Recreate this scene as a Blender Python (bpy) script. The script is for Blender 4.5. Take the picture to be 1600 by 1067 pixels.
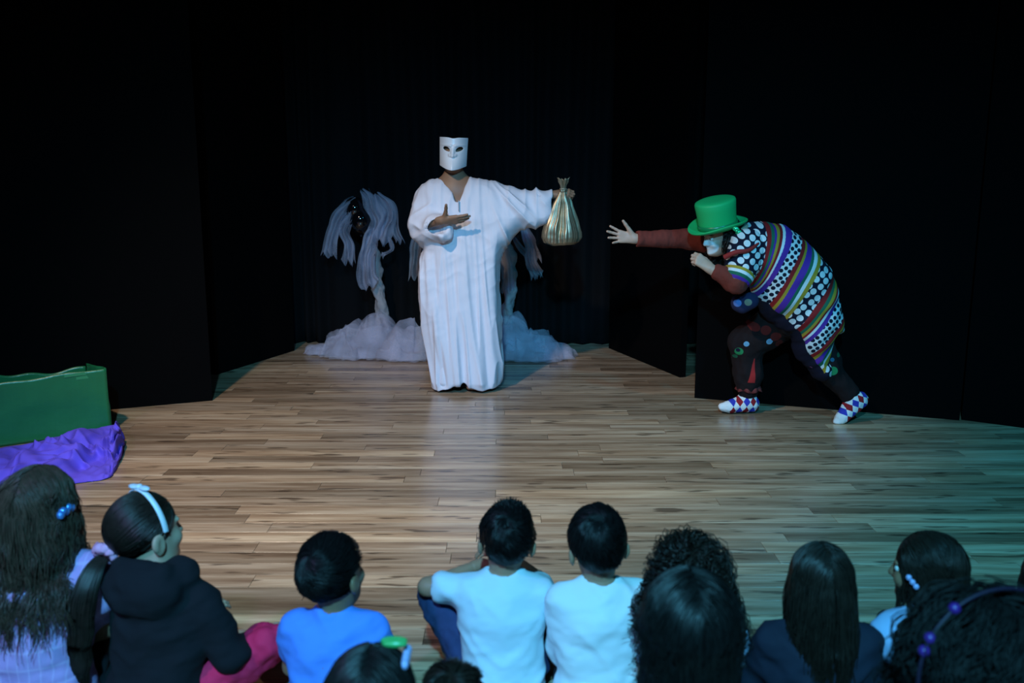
import bpy, math
import numpy as np
from math import sin, cos, pi, radians

for o in list(bpy.data.objects):
    bpy.data.objects.remove(o, do_unlink=True)
scene = bpy.context.scene
COL = scene.collection

# ------------------------------------------------------------------ camera
FPX, PITCH, CAMH = 1450.0, radians(10.8), 1.54
cam_d = bpy.data.cameras.new('camera')
cam = bpy.data.objects.new('camera', cam_d); COL.objects.link(cam)
cam.location = (0, 0, CAMH)
cam.rotation_euler = (pi/2 - PITCH, 0, 0)
cam_d.sensor_width = 36.0
cam_d.lens = FPX/1600*36.0
cam_d.clip_start = 0.05
cam_d.dof.use_dof = True
cam_d.dof.focus_distance = 6.0
cam_d.dof.aperture_fstop = 3.2
scene.camera = cam

# ------------------------------------------------------------------ world, exposure, stage lamps
w = bpy.data.worlds.new('world'); scene.world = w
w.use_nodes = True
w.node_tree.nodes['Background'].inputs[0].default_value = (0.010, 0.012, 0.02, 1)
w.node_tree.nodes['Background'].inputs[1].default_value = 0.12
vs = scene.view_settings
vs.view_transform = 'Standard'; vs.look = 'None'; vs.gamma = 1.0
vs.exposure = 0.0
vs.use_curve_mapping = False

def spot(name, loc, target, power, color, angle, blend=0.6, size=0.10):
    d = bpy.data.lights.new(name, 'SPOT')
    d.energy = power; d.color = color; d.spot_size = radians(angle); d.spot_blend = blend
    d.shadow_soft_size = size
    o = bpy.data.objects.new(name, d); COL.objects.link(o)
    o.location = loc
    v = np.array(target, float) - np.array(loc, float)
    from mathutils import Vector
    o.rotation_euler = Vector(v).to_track_quat('-Z', 'Y').to_euler()
    o['kind'] = 'helper'
    return o

spot('stage_lamp_warm', (-2.0, 1.9, 4.3), (-0.65, 5.1, 0.0), 720, (1.0, 0.80, 0.64), 57, 0.8)
spot('stage_lamp_blue', (-0.2, -1.2, 3.7), (-0.22, 3.2, 0.2), 1380, (0.13, 0.62, 0.96), 72, 0.9)
spot('stage_lamp_teal', (2.6, 1.2, 4.3), (2.0, 4.6, 0.0), 480, (0.015, 0.44, 0.80), 70, 0.9)
spot('stage_lamp_front', (0.3, -1.0, 3.9), (-0.2, 6.0, 1.2), 330, (0.18, 0.32, 1.0), 28, 0.8)
spot('stage_lamp_lilac', (-2.6, -0.6, 3.9), (-1.3, 3.1, 0.3), 300, (0.50, 0.36, 1.0), 54, 0.9)

# ------------------------------------------------------------------ helpers: pixel to place
_F = np.array([0, cos(PITCH), -sin(PITCH)]); _U = np.array([0, sin(PITCH), cos(PITCH)])
def _dir(px, py): return _F + np.array([(px-800)/FPX, 0, 0]) + _U*(533.5-py)/FPX
def at(px, py, Y):
    v = _dir(px, py); return np.array([0, 0, CAMH]) + v*(Y/v[1])
def fl(px, py, z=0.0):
    v = _dir(px, py); return np.array([0, 0, CAMH]) + v*((z-CAMH)/v[2])
A = lambda *a: np.array(a, float)
def nrm(v): v = np.asarray(v, float); return v/(np.linalg.norm(v, axis=-1, keepdims=True)+1e-12)

# ------------------------------------------------------------------ helpers: noise
def _hash(ix, iy, iz, seed):
    h = (ix*374761393 + iy*668265263 + iz*2147483647 + seed*974634777) & 0xffffffff
    h = ((h ^ (h >> 13))*1274126177) & 0xffffffff
    h = h ^ (h >> 16)
    return (h & 0xffff)/65535.0*2-1
def vnoise(P, seed=0):
    P = np.asarray(P, float); I = np.floor(P).astype(np.int64); f = P-I; f = f*f*f*(f*(f*6-15)+10)
    r = 0
    for a in (0, 1):
        wx = f[..., 0] if a else 1-f[..., 0]
        for b in (0, 1):
            wy = f[..., 1] if b else 1-f[..., 1]
            for c in (0, 1):
                wz = f[..., 2] if c else 1-f[..., 2]
                r = r + wx*wy*wz*_hash(I[..., 0]+a, I[..., 1]+b, I[..., 2]+c, seed)
    return r
def fbm(P, seed=0, oct=3):
    r = 0; a = 1.0
    for i in range(oct):
        r = r + a*vnoise(np.asarray(P)*(2.03**i), seed+i*17); a *= .5
    return r

# ------------------------------------------------------------------ helpers: objects
def newmesh(name, V, faces, mat, smooth=True):
    """faces: list of int arrays (n,k)"""
    me = bpy.data.meshes.new(name)
    V = np.ascontiguousarray(V, dtype=np.float32)
    fs = [np.asarray(f, np.int32) for f in (faces if isinstance(faces, (list, tuple)) else [faces]) if len(f)]
    loops = np.concatenate([f.ravel() for f in fs]); tot = np.concatenate([np.full(len(f), f.shape[1], np.int32) for f in fs])
    st = np.concatenate([[0], np.cumsum(tot)[:-1]]).astype(np.int32)
    me.vertices.add(len(V)); me.vertices.foreach_set('co', V.ravel())
    me.loops.add(len(loops)); me.loops.foreach_set('vertex_index', loops.astype(np.int32))
    me.polygons.add(len(tot)); me.polygons.foreach_set('loop_start', st)
    try: me.polygons.foreach_set('loop_total', tot)
    except Exception: pass
    me.polygons.foreach_set('use_smooth', np.full(len(tot), smooth, bool))
    me.update(calc_edges=True); me.validate()
    if mat: me.materials.append(mat)
    return me
def mk(name, V, faces, mat, parent=None, smooth=True, label=None):
    V = np.asarray(V, float)
    if parent is not None: V = V - np.array(wloc(parent))
    o = bpy.data.objects.new(name, newmesh(name, V, faces, mat, smooth)); COL.objects.link(o)
    if parent is not None: o.parent = parent
    if label: o['label'] = label
    return o
def wloc(o):
    l = np.array(o.location)
    while o.parent: o = o.parent; l = l + np.array(o.location)
    return l
def tag(o, label, cat, group=None):
    o['label'] = label; o['category'] = cat
    if group: o['group'] = group
    return o
def thing(name, label, cat, loc, group=None):
    o = bpy.data.objects.new(name, None); COL.objects.link(o); o.location = tuple(loc); o.empty_display_size = .05
    return tag(o, label, cat, group)
def setattr_(o, name, vals):
    a = o.data.attributes.new(name, 'FLOAT', 'POINT'); a.data.foreach_set('value', np.asarray(vals, np.float32))
def join(parts):
    Vs = []; Fs = {}; n = 0
    for V, F in parts:
        for f in (F if isinstance(F, list) else [F]):
            f = np.asarray(f)
            if len(f): Fs.setdefault(f.shape[1], []).append(f+n)
        Vs.append(np.asarray(V, float)); n += len(V)
    return np.concatenate(Vs), [np.concatenate(v) for v in Fs.values()]
def solidify(o, t, offset=-1):
    m = o.modifiers.new('thickness', 'SOLIDIFY'); m.thickness = t; m.offset = offset; return o

# ------------------------------------------------------------------ helpers: distance-field bodies
def RC(a, b, r1, r2, op='u', k=.015, sq=None):
    a = np.asarray(a, float); b = np.asarray(b, float); R = max(r1, r2)
    ab = b-a; l2 = float(ab @ ab)+1e-12
    def fn(X, Y, Z):
        dx, dy, dz = X-a[0], Y-a[1], Z-a[2]
        t = np.clip((dx*ab[0]+dy*ab[1]+dz*ab[2])/l2, 0, 1)
        dx = dx-t*ab[0]; dy = dy-t*ab[1]; dz = dz-t*ab[2]
        d2 = dx*dx+dy*dy+dz*dz
        if sq is not None:
            n, s = sq; c = dx*n[0]+dy*n[1]+dz*n[2]; d2 = d2+c*c*(1/s**2-1)
        return np.sqrt(d2)-(r1+t*(r2-r1))
    Rb = R*(max(1, sq[1]) if sq is not None else 1)
    return (op, fn, np.minimum(a, b)-Rb, np.maximum(a, b)+Rb, k)
def EL(c, r, M=None, op='u', k=.015):
    c = np.asarray(c, float); r = np.asarray(r, float); M = np.eye(3) if M is None else np.asarray(M)
    def fn(X, Y, Z):
        dx, dy, dz = X-c[0], Y-c[1], Z-c[2]
        q = [(dx*M[0, i]+dy*M[1, i]+dz*M[2, i]) for i in range(3)]
        k0 = np.sqrt(sum((q[i]/r[i])**2 for i in range(3)))
        k1 = np.sqrt(sum((q[i]/r[i]**2)**2 for i in range(3)))+1e-9
        return k0*(k0-1)/k1
    ext = np.sqrt(((M*r)**2).sum(1))
    return (op, fn, c-ext, c+ext, k)
def chain(pts, op='u', k=.015, sq=None):
    """pts: [(point, radius), ...]"""
    return [RC(p, q, r, s, op, k, sq) for (p, r), (q, s) in zip(pts[:-1], pts[1:])]
def poly_sdf(x, z, poly):
    P = np.asarray(poly, float); d = np.full(x.shape, 1e9); ins = np.zeros(x.shape, bool)
    for i in range(len(P)):
        a, b = P[i], P[(i+1) % len(P)]; e = b-a
        wx, wz = x-a[0], z-a[1]
        t = np.clip((wx*e[0]+wz*e[1])/(e@e+1e-12), 0, 1)
        d = np.minimum(d, (wx-t*e[0])**2+(wz-t*e[1])**2)
        c = ((a[1] > z) != (b[1] > z))
        with np.errstate(divide='ignore', invalid='ignore'):
            xi = (b[0]-a[0])*(z-a[1])/(b[1]-a[1]+1e-15)+a[0]
        ins ^= c & (x < xi)
    d = np.sqrt(d); return np.where(ins, -d, d)
def PUFF(poly, yc, R, op='u', k=.015, rim=None, off=0.0):
    """a garment of the given front outline (x,z) and real depth: half thickness R(x,z) rounded off towards the rim"""
    P = np.asarray(poly, float)
    def fn(X, Y, Z):
        x, z = np.broadcast_arrays(X[:, 0, :], Z[:, 0, :])
        s = poly_sdf(x, z, P)+off
        Rv = R(x, z) if callable(R) else np.full(x.shape, R)
        Rv = np.maximum(Rv-off, .004)
        rm = Rv if rim is None else np.full(x.shape, rim)
        u = np.clip(-s/rm, 0, 1); T = Rv*np.sqrt(np.maximum(1-(1-u)**2, 0))
        ycv = yc(x, z) if callable(yc) else np.full(x.shape, yc)
        ay = np.abs(Y-ycv[:, None, :])
        ins = ay-T[:, None, :]
        out = np.sqrt(np.maximum(s, 0)[:, None, :]**2+ay**2)
        return np.where((s < 0)[:, None, :], ins*.8, out)
    xs = P[:, 0]; zs = P[:, 1]; rr = .3 if callable(R) else R; yy = 0 if callable(yc) else yc
    return (op, fn, A(xs.min(), yy-rr, zs.min()), A(xs.max(), yy+rr, zs.max()), k)
def FN(fn, lo, hi, op='u', k=.01): return (op, fn, np.asarray(lo, float), np.asarray(hi, float), k)

def surf(prims, vox, smooth=2):
    us = [p for p in prims if p[0] == 'u']
    lo = np.min([p[2] for p in us], 0)-4*vox; hi = np.max([p[3] for p in us], 0)+4*vox
    n = np.ceil((hi-lo)/vox).astype(int)+1
    ax = [lo[i]+np.arange(n[i])*vox for i in range(3)]
    f = np.full(n, .2, np.float32)
    for op, fn, a, b, k in prims:
        pad = max(k, .006)+3.2*vox
        i0 = np.clip(np.floor((a-pad-lo)/vox).astype(int), 0, n-1); i1 = np.clip(np.ceil((b+pad-lo)/vox).astype(int)+1, 1, n)
        if (i1 <= i0).any(): continue
        sl = tuple(slice(i0[j], i1[j]) for j in range(3))
        d = fn(ax[0][sl[0]][:, None, None], ax[1][sl[1]][None, :, None], ax[2][sl[2]][None, None, :])
        g = f[sl]
        if op == 'u':
            h = np.maximum(k-np.abs(g-d), 0)/k if k > 0 else 0
            f[sl] = np.minimum(g, d)-h*h*k*.25
        elif op == 's':
            h = np.maximum(k-np.abs(g+d), 0)/k if k > 0 else 0
            f[sl] = np.maximum(g, -d)+h*h*k*.25
        elif op == 'i':
            f[sl] = np.maximum(g, d)
    ins = f < 0
    m = np.zeros(n-1, np.int8)
    for a in (0, 1):
        for b in (0, 1):
            for c in (0, 1):
                m += ins[a:n[0]-1+a, b:n[1]-1+b, c:n[2]-1+c]
    act = np.argwhere((m > 0) & (m < 8))
    idx = np.full(n-1, -1, np.int64); idx[tuple(act.T)] = np.arange(len(act))
    S = np.zeros((len(act), 3)); W = np.zeros(len(act))
    cor = [(a, b, c) for a in (0, 1) for b in (0, 1) for c in (0, 1)]
    val = {c: f[act[:, 0]+c[0], act[:, 1]+c[1], act[:, 2]+c[2]].astype(float) for c in cor}
    for c in cor:
        for j in range(3):
            if c[j]: continue
            e = list(c); e[j] = 1; e = tuple(e)
            v0, v1 = val[c], val[e]; cr = (v0 < 0) != (v1 < 0)
            t = np.where(cr, v0/(v0-v1+1e-20), 0)
            p = np.zeros((len(act), 3)); p[:] = c; p[:, j] += t
            S += p*cr[:, None]; W += cr
    V = lo+(act+S/W[:, None])*vox
    Q = []
    for j in range(3):
        u, v = (j+1) % 3, (j+2) % 3
        s0 = [slice(None)]*3; s1 = [slice(None)]*3
        s0[j] = slice(0, n[j]-1); s1[j] = slice(1, n[j])
        A0, A1 = ins[tuple(s0)], ins[tuple(s1)]
        e = np.argwhere(A0 != A1)
        e = e[(e[:, u] > 0) & (e[:, v] > 0) & (e[:, u] < n[u]-1) & (e[:, v] < n[v]-1)]
        fl_ = A0[tuple(e.T)]
        def g(du, dv):
            q = e.copy(); q[:, u] -= du; q[:, v] -= dv; return idx[tuple(q.T)]
        q = np.stack([g(1, 1), g(0, 1), g(0, 0), g(1, 0)], 1)
        q[~fl_] = q[~fl_][:, ::-1]
        Q.append(q)
    Q = np.concatenate(Q)
    Q = Q[(Q >= 0).all(1)]
    for _ in range(smooth): V = lap(V, Q)
    return V, Q
def lap(V, Q, lam=.5):
    acc = np.zeros_like(V); cnt = np.zeros(len(V))
    for i in range(Q.shape[1]):
        a, b = Q[:, i], Q[:, (i+1) % Q.shape[1]]
        for j in range(3):
            acc[:, j] += np.bincount(a, V[b, j], len(V))+np.bincount(b, V[a, j], len(V))
        cnt += np.bincount(a, minlength=len(V))+np.bincount(b, minlength=len(V))
    ok = cnt > 0
    V = V.copy(); V[ok] += lam*(acc[ok]/cnt[ok][:, None]-V[ok]); return V
def vnorm(V, Q):
    fn = np.cross(V[Q[:, 2]]-V[Q[:, 0]], V[Q[:, 3]]-V[Q[:, 1]])
    N = np.zeros_like(V)
    for i in range(4):
        for j in range(3): N[:, j] += np.bincount(Q[:, i], fn[:, j], len(V))
    return nrm(N)

# ------------------------------------------------------------------ helpers: plain shapes
def box(lo, hi):
    lo = np.asarray(lo, float); hi = np.asarray(hi, float)
    V = np.array([[x, y, z] for x in (lo[0], hi[0]) for y in (lo[1], hi[1]) for z in (lo[2], hi[2])])
    F = np.array([[0, 1, 3, 2], [4, 6, 7, 5], [0, 4, 5, 1], [2, 3, 7, 6], [0, 2, 6, 4], [1, 5, 7, 3]]); return V, F
def grid_faces(nu, nv, wrap=False):
    i, j = np.meshgrid(np.arange(nu-1 if not wrap else nu), np.arange(nv-1), indexing='ij')
    a = i*nv+j; b = ((i+1) % nu)*nv+j
    return np.stack([a, b, b+1, a+1], -1).reshape(-1, 4)
def tubes(P, r, sides=3, taper=.35):
    """P (N,S,3) polylines -> tubes; r scalar or (N,)"""
    N, S, _ = P.shape
    T = np.gradient(P, axis=1); T = nrm(T)
    ref = np.where(np.abs(T[:, :1, 2:3]) > .9, A(1, 0, 0), A(0, 0, 1))
    B1 = nrm(np.cross(T, np.broadcast_to(ref, T.shape))); B2 = np.cross(T, B1)
    t = np.linspace(0, 1, S); prof = 1-(1-taper)*t**2
    rr = (np.broadcast_to(np.asarray(r, float), (N,))[:, None]*prof)[..., None]
    ring = [P+rr*(cos(2*pi*k/sides)*B1+sin(2*pi*k/sides)*B2) for k in range(sides)]
    V = np.stack(ring, 2)                                   # N,S,sides,3
    base = (np.arange(N)[:, None, None]*S+np.arange(S-1)[None, :, None])*sides
    k = np.arange(sides)[None, None, :]; k2 = (k+1) % sides
    F = np.stack([base+k, base+k2, base+sides+k2, base+sides+k], -1).reshape(-1, 4)
    return V.reshape(-1, 3), F
def spline(pts, n):
    P = np.asarray(pts, float); m = len(P)
    t = np.linspace(0, m-1, n); i = np.clip(np.floor(t).astype(int), 0, m-2); f = (t-i)[:, None]
    p0 = P[np.maximum(i-1, 0)]; p1 = P[i]; p2 = P[i+1]; p3 = P[np.minimum(i+2, m-1)]
    return .5*((2*p1)+(-p0+p2)*f+(2*p0-5*p1+4*p2-p3)*f**2+(-p0+3*p1-3*p2+p3)*f**3)
def lathe(profile, n=48):
    """profile [(r,z)] around z"""
    p = np.asarray(profile, float); a = np.arange(n)*2*pi/n
    V = np.stack([p[None, :, 0]*np.cos(a)[:, None], p[None, :, 0]*np.sin(a)[:, None], np.broadcast_to(p[None, :, 1], (n, len(p)))], -1)
    return V.reshape(-1, 3), grid_faces(n, len(p), True)
def frame_from(fwd, up):
    """columns right, forward, up"""
    f = nrm(fwd); r = nrm(np.cross(f, up)); u = np.cross(r, f); return np.stack([r, f, u], 1)
def ball(c, r, M=None, nu=20, nv=12):
    a = np.arange(nu)*2*pi/nu; b = np.linspace(0.02, pi-.02, nv)
    n = np.stack([np.sin(b)[None, :]*np.cos(a)[:, None], np.sin(b)[None, :]*np.sin(a)[:, None], np.broadcast_to(np.cos(b)[None, :], (nu, nv))], -1).reshape(-1, 3)
    n = n*np.asarray(r, float)
    if M is not None: n = n@np.asarray(M).T
    return n+np.asarray(c, float), grid_faces(nu, nv, True)[:, ::-1]

# ------------------------------------------------------------------ helpers: materials
def mat(name, color, rough=.6, metal=0, spec=.5, **kw):
    m = bpy.data.materials.new(name); m.use_nodes = True
    b = m.node_tree.nodes['Principled BSDF']
    b.inputs['Base Color'].default_value = (*color, 1); b.inputs['Roughness'].default_value = rough
    b.inputs['Metallic'].default_value = metal; b.inputs['Specular IOR Level'].default_value = spec
    for k, v in kw.items(): b.inputs[k].default_value = v
    return m
class NT:
    def __init__(s, m): s.m = m; s.t = m.node_tree; s.b = s.t.nodes['Principled BSDF']
    def n(s, typ, **kw):
        x = s.t.nodes.new(typ)
        for k, v in kw.items(): setattr(x, k, v)
        return x
    def l(s, a, b): s.t.links.new(a, b)
    def val(s, sock, v):
        if isinstance(v, (int, float)): sock.default_value = v
        else: s.l(v, sock)
    def math(s, op, a, b=0.0, c=0.0):
        x = s.n('ShaderNodeMath', operation=op); s.val(x.inputs[0], a); s.val(x.inputs[1], b); s.val(x.inputs[2], c); return x.outputs[0]
    def ramp(s, fac, stops, interp='LINEAR'):
        x = s.n('ShaderNodeValToRGB'); x.color_ramp.interpolation = interp; e = x.color_ramp.elements
        while len(e) < len(stops): e.new(0.5)
        for i, (p, c) in enumerate(stops):
            e[i].position = p; e[i].color = (*c, 1) if len(c) == 3 else c
        s.val(x.inputs[0], fac); return x.outputs[0]
    def mix(s, fac, a, b, blend='MIX'):
        x = s.n('ShaderNodeMix', data_type='RGBA', blend_type=blend)
        s.val(x.inputs[0], fac)
        for i, v in ((6, a), (7, b)):
            if isinstance(v, tuple): x.inputs[i].default_value = (*v, 1) if len(v) == 3 else v
            else: s.l(v, x.inputs[i])
        return x.outputs[2]
    def pos(s): return s.n('ShaderNodeNewGeometry').outputs['Position']
    def obj(s): return s.n('ShaderNodeTexCoord').outputs['Object']
    def mapv(s, v, scale=(1, 1, 1), loc=(0, 0, 0), rot=(0, 0, 0)):
        x = s.n('ShaderNodeMapping'); s.l(v, x.inputs[0]); x.inputs[1].default_value = loc; x.inputs[2].default_value = rot; x.inputs[3].default_value = scale; return x.outputs[0]
    def noise(s, v, scale=5, detail=3, rough=.5):
        x = s.n('ShaderNodeTexNoise'); s.l(v, x.inputs['Vector']); x.inputs['Scale'].default_value = scale; x.inputs['Detail'].default_value = detail; x.inputs['Roughness'].default_value = rough; return x.outputs[0]
    def attr(s, name): return s.n('ShaderNodeAttribute', attribute_name=name).outputs['Fac']
    def bump(s, h, strength=.3, dist=.01):
        x = s.n('ShaderNodeBump'); x.inputs['Strength'].default_value = strength; x.inputs['Distance'].default_value = dist; s.l(h, x.inputs['Height']); s.l(x.outputs[0], s.b.inputs['Normal'])
    def color(s, c): s.l(c, s.b.inputs['Base Color'])
def cloth(name, color, rough=.85, var=.12, scale=9, sheen=.2, weave=True):
    m = mat(name, color, rough, spec=.25); t = NT(m)
    n = t.noise(t.pos(), scale, 3)
    t.color(t.mix(n, tuple(c*(1-var) for c in color), tuple(min(1, c*(1+var)) for c in color)))
    if weave: t.bump(t.noise(t.pos(), 420, 2), .12, .002)
    return m
def hairmat(name, color, rough=.38):
    m = mat(name, color, rough, spec=.27); t = NT(m)
    n = t.noise(t.pos(), 45, 2); t.color(t.mix(n, tuple(c*.45 for c in color), tuple(c*1.5 for c in color)))
    return m
def skin(name, color, rough=.5):
    m = mat(name, color, rough, spec=.4); t = NT(m)
    m.node_tree.nodes['Principled BSDF'].inputs['Subsurface Weight'].default_value = .08
    m.node_tree.nodes['Principled BSDF'].inputs['Subsurface Radius'].default_value = (.02, .008, .004)
    n = t.noise(t.pos(), 18, 3); t.color(t.mix(n, tuple(c*.86 for c in color), tuple(min(1, c*1.12) for c in color)))
    t.bump(t.noise(t.pos(), 300, 2), .08, .002)
    return m

# ------------------------------------------------------------------ the room
def struct(o): o['kind'] = 'structure'; return o
def wood():
    m = mat('laminate_wood', (.3, .2, .12), .26, spec=.5); t = NT(m)
    pr = t.attr('pr'); P = t.pos()
    off = t.n('ShaderNodeCombineXYZ'); t.l(t.math('MULTIPLY', pr, 37.0), off.inputs[0]); t.l(t.math('MULTIPLY', pr, 91.0), off.inputs[1]); t.l(t.math('MULTIPLY', pr, 13.0), off.inputs[2])
    va = t.n('ShaderNodeVectorMath', operation='ADD'); t.l(P, va.inputs[0]); t.l(off.outputs[0], va.inputs[1]); V = va.outputs[0]
    g1 = t.noise(t.mapv(V, (1.1, 17, 1)), 1.0, 4, .6)
    g2 = t.noise(t.mapv(V, (3.5, 75, 1)), 1.0, 3, .6)
    kn = t.noise(t.mapv(V, (4.2, 27, 1)), 1.0, 2, .5)
    base = t.ramp(g1, [(.28, (.21, .125, .075)), (.46, (.36, .240, .150)), (.60, (.50, .365, .245)), (.78, (.62, .485, .35))])
    fine = t.ramp(g2, [(.3, (.62, .58, .54)), (.55, (1, 1, 1))])
    c = t.mix(.65, base, fine, 'MULTIPLY')
    knot = t.ramp(kn, [(.615, (0, 0, 0)), (.68, (1, 1, 1))])
    c = t.mix(t.math('MULTIPLY', knot, .72), c, (.055, .032, .02))
    tone = t.ramp(pr, [(0, (.62, .60, .58)), (.25, (.82, .80, .78)), (.5, (1, 1, 1)), (.8, (1.16, 1.14, 1.10)), (1, (1.34, 1.32, 1.26))])
    c = t.mix(1.0, c, tone, 'MULTIPLY')
    t.color(c)
    t.l(t.math('MULTIPLY_ADD', g2, .10, .20), t.b.inputs['Roughness'])
    t.bump(g2, .05, .002)
    return m
M_wood = wood()
M_gap = mat('plank_gap', (.03, .02, .014), .8)
M_black = mat('black_paint', (.0014, .00135, .0016), .9, spec=.06)
M_curtain = cloth('black_velour', (.0022, .0022, .0028), .95, .25, 30)
M_wall = mat('dark_wall', (.012, .012, .014), .9, spec=.2)

floor = struct(mk('floor', *box((-6, -1.2, -.08), (6, 8.6, -.0145)), M_gap, smooth=False))
rng = np.random.default_rng(4)
PW, PL, GAP, CH = .105, 1.30, .0009, .0003
planks = []
y = -1.2; r = 0
while y < 8.5:
    x = -6 - rng.random()*PL
    while x < 6:
        L = PL if rng.random() < .8 else PL*.6
        a, b = max(x, -6), min(x+L, 6)
        if b-a > .05: planks.append((a+GAP, b-GAP, y+GAP, y+PW-GAP, rng.random()))
        x += L
    y += PW; r += 1
def plank_geo(a, b, c, d):
    V = np.array([[a, c, -.0145], [b, c, -.0145], [b, d, -.0145], [a, d, -.0145],
                  [a, c, -CH], [b, c, -CH], [b, d, -CH], [a, d, -CH],
                  [a+CH, c+CH, 0], [b-CH, c+CH, 0], [b-CH, d-CH, 0], [a+CH, d-CH, 0]])
    F = [[8, 9, 10, 11]]+[[i, (i+1) % 4, 4+(i+1) % 4, 4+i] for i in range(4)]+[[4+i, 4+(i+1) % 4, 8+(i+1) % 4, 8+i] for i in range(4)]
    return V, np.array(F)
def seen(p):
    a, b, c, d, _ = p; yc = (c+d)/2
    if yc < 2.25 or yc > 7.6: return False
    hw = 800/FPX*(yc*cos(PITCH)+CAMH*sin(PITCH))
    return b > -hw and a < hw
vis = sorted([p for p in planks if seen(p)], key=lambda p: p[2])[:300]
vset = set(vis); rest = [p for p in planks if p not in vset]
for p in vis:
    o = mk('plank', *plank_geo(*p[:4]), M_wood, floor, smooth=False); setattr_(o, 'pr', np.full(12, p[4]))
V, F = join([plank_geo(*p[:4]) for p in rest])
o = mk('plank_field', V, F, M_wood, floor, smooth=False); setattr_(o, 'pr', np.repeat([p[4] for p in rest], 12)); o['kind'] = 'stuff'

struct(mk('wall_back', *box((-6, 8.5, 0), (6, 8.6, 4.7)), M_wall, smooth=False))
struct(mk('wall_left', *box((-6.1, -1.2, 0), (-6, 8.6, 4.7)), M_wall, smooth=False))
struct(mk('wall_right', *box((6, -1.2, 0), (6.1, 8.6, 4.7)), M_wall, smooth=False))
struct(mk('ceiling', *box((-6.1, -1.2, 4.7), (6.1, 8.6, 4.8)), M_wall, smooth=False))

def flat(p, q, label, h=3.7, th=.05):
    """a free-standing black stage flat whose face runs from p to q on the floor, with a timber back frame"""
    p = np.array(p[:2]); q = np.array(q[:2]); d = (q-p)/np.linalg.norm(q-p); n = A(-d[1], d[0])
    if n[1] < 0: n = -n
    root = thing('stage_flat', label, 'stage flat', (*p, 0), 'black stage flats')
    def slab(a, b, t0, t1, z0, z1):
        c = [p+d*a+n*t0, p+d*b+n*t0, p+d*b+n*t1, p+d*a+n*t1]
        V = np.array([[*v, z] for z in (z0, z1) for v in c])
        F = np.array([[3, 2, 1, 0], [4, 5, 6, 7]]+[[i, (i+1) % 4, 4+(i+1) % 4, 4+i] for i in range(4)]); return V, F
    L = np.linalg.norm(q-p)
    mk('panel', *slab(0, L, 0, .012, .002, h), M_black, root, False)
    for a, b in ((.0, .045), (L-.045, L)): mk('frame_post', *slab(a, b, .013, th, .002, h), M_black, root, False)
    for z in (.05, 1.8, h-.06): mk('frame_rail', *slab(.046, L-.046, .013, th, z, z+.045), M_black, root, False)
    return root
pL0, pL1 = fl(174, 640), fl(332, 626)
dL = (pL1-pL0)
flat(pL1-dL*4.6, pL1, 'black stage flat standing behind the green box, at the left')
flat(fl(338, 586), fl(460, 548), 'narrow black stage flat set back on the left, beside the curtain')
flat(fl(951, 544), fl(1062, 590), 'black stage flat set back on the right, behind the outstretched arm')
flat(fl(1085, 622), fl(1499, 657), 'wide black stage flat right behind the clown')
flat(fl(1502, 656), fl(1502, 656)+(fl(1600, 669)-fl(1502, 656))*4, 'black stage flat at the far right, beyond the clown')

# back curtain: two overlapping black drapes with pleats
def drape(x0, x1, y, label, seed, h=3.8):
    root = None
    n = int((x1-x0)/.012); xs = np.linspace(x0, x1, n); zs = np.linspace(.012, h, 26)
    X, Z = np.meshgrid(xs, zs, indexing='ij')
    ph = vnoise(np.stack([X*3.1, Z*.15, X*0+seed], -1), seed)*2.2
    Y = y+.05*np.sin(X*2*pi/.17+ph*2)*(.75+.25*vnoise(np.stack([X*5, Z*.5, X*0], -1), seed+3))+.012*vnoise(np.stack([X*9, Z*.8, X*0], -1), seed+5)
    V = np.stack([X, Y, Z], -1).reshape(-1, 3)
    o = mk('curtain', V, grid_faces(n, 26), M_curtain); solidify(o, .003, 0)
    tag(o, label, 'curtain', 'black back curtains')
yb = fl(460, 543)[1]
drape(-2.6, -.35, yb+.22, 'pleated black curtain behind the draped white tree on the left', 1)
drape(-.42, 2.1, yb+.14, 'pleated black curtain behind the gold sack', 2)

# ------------------------------------------------------------------ people: heads, hands, hair
def head_prims(C, M, s=1.0, face=True, ear=1.0):
    H = lambda x, y, z: C+M@A(x, y, z)*s
    E = lambda c, r, op='u', k=.02: EL(H(*c), A(*r)*s, M, op, k*s)
    p = [E((0, -.012, .035), (.074, .092, .083)), E((0, .022, -.025), (.060, .068, .085), k=.03), E((0, .044, -.080), (.040, .040, .032), k=.03)]
    if face:
        p += [E((0, .080, .022), (.050, .012, .010), k=.012),                                  # brow
              E((.034, .097, .004), (.015, .012, .010), 's', .012), E((-.034, .097, .004), (.015, .012, .010), 's', .012),
              RC(H(0, .088, .012), H(0, .104, -.026), .008*s, .012*s, k=.010*s),               # nose
              E((.012, .092, -.030), (.009, .010, .008), k=.008), E((-.012, .092, -.030), (.009, .010, .008), k=.008),
              E((.034, .066, -.028), (.024, .022, .022), k=.02), E((-.034, .066, -.028), (.024, .022, .022), k=.02),
              E((0, .081, -.052), (.023, .012, .006), k=.005), E((0, .080, -.063), (.019, .012, .007), k=.005),  # lips
              E((0, .076, -.088), (.018, .016, .014), k=.015)]                                  # chin
    for sx in (-1, 1):
        c = A(sx*(.079-.012*(1-ear)/.4), -.010, -.016)
        p += [E(c, (.008*ear, .021, .032), k=.010)]
        if ear > .9: p += [E(c+A(sx*.006, -.012, .004), (.006, .013, .022), k=.006), E(c+A(sx*.010, .006, .0), (.005, .010, .016), 's', .006)]
    return p, H
def eyes(H, M, s, root, body):
    for sx in (-1, 1):
        e = mk('eye', *ball(H(sx*.033, .0745, .004), .0125*s), M_eye, root)
        mk('iris', *ball(H(sx*.033, .0855, .004), (.006*s, .003*s, .006*s), M), M_iris, e)
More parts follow.
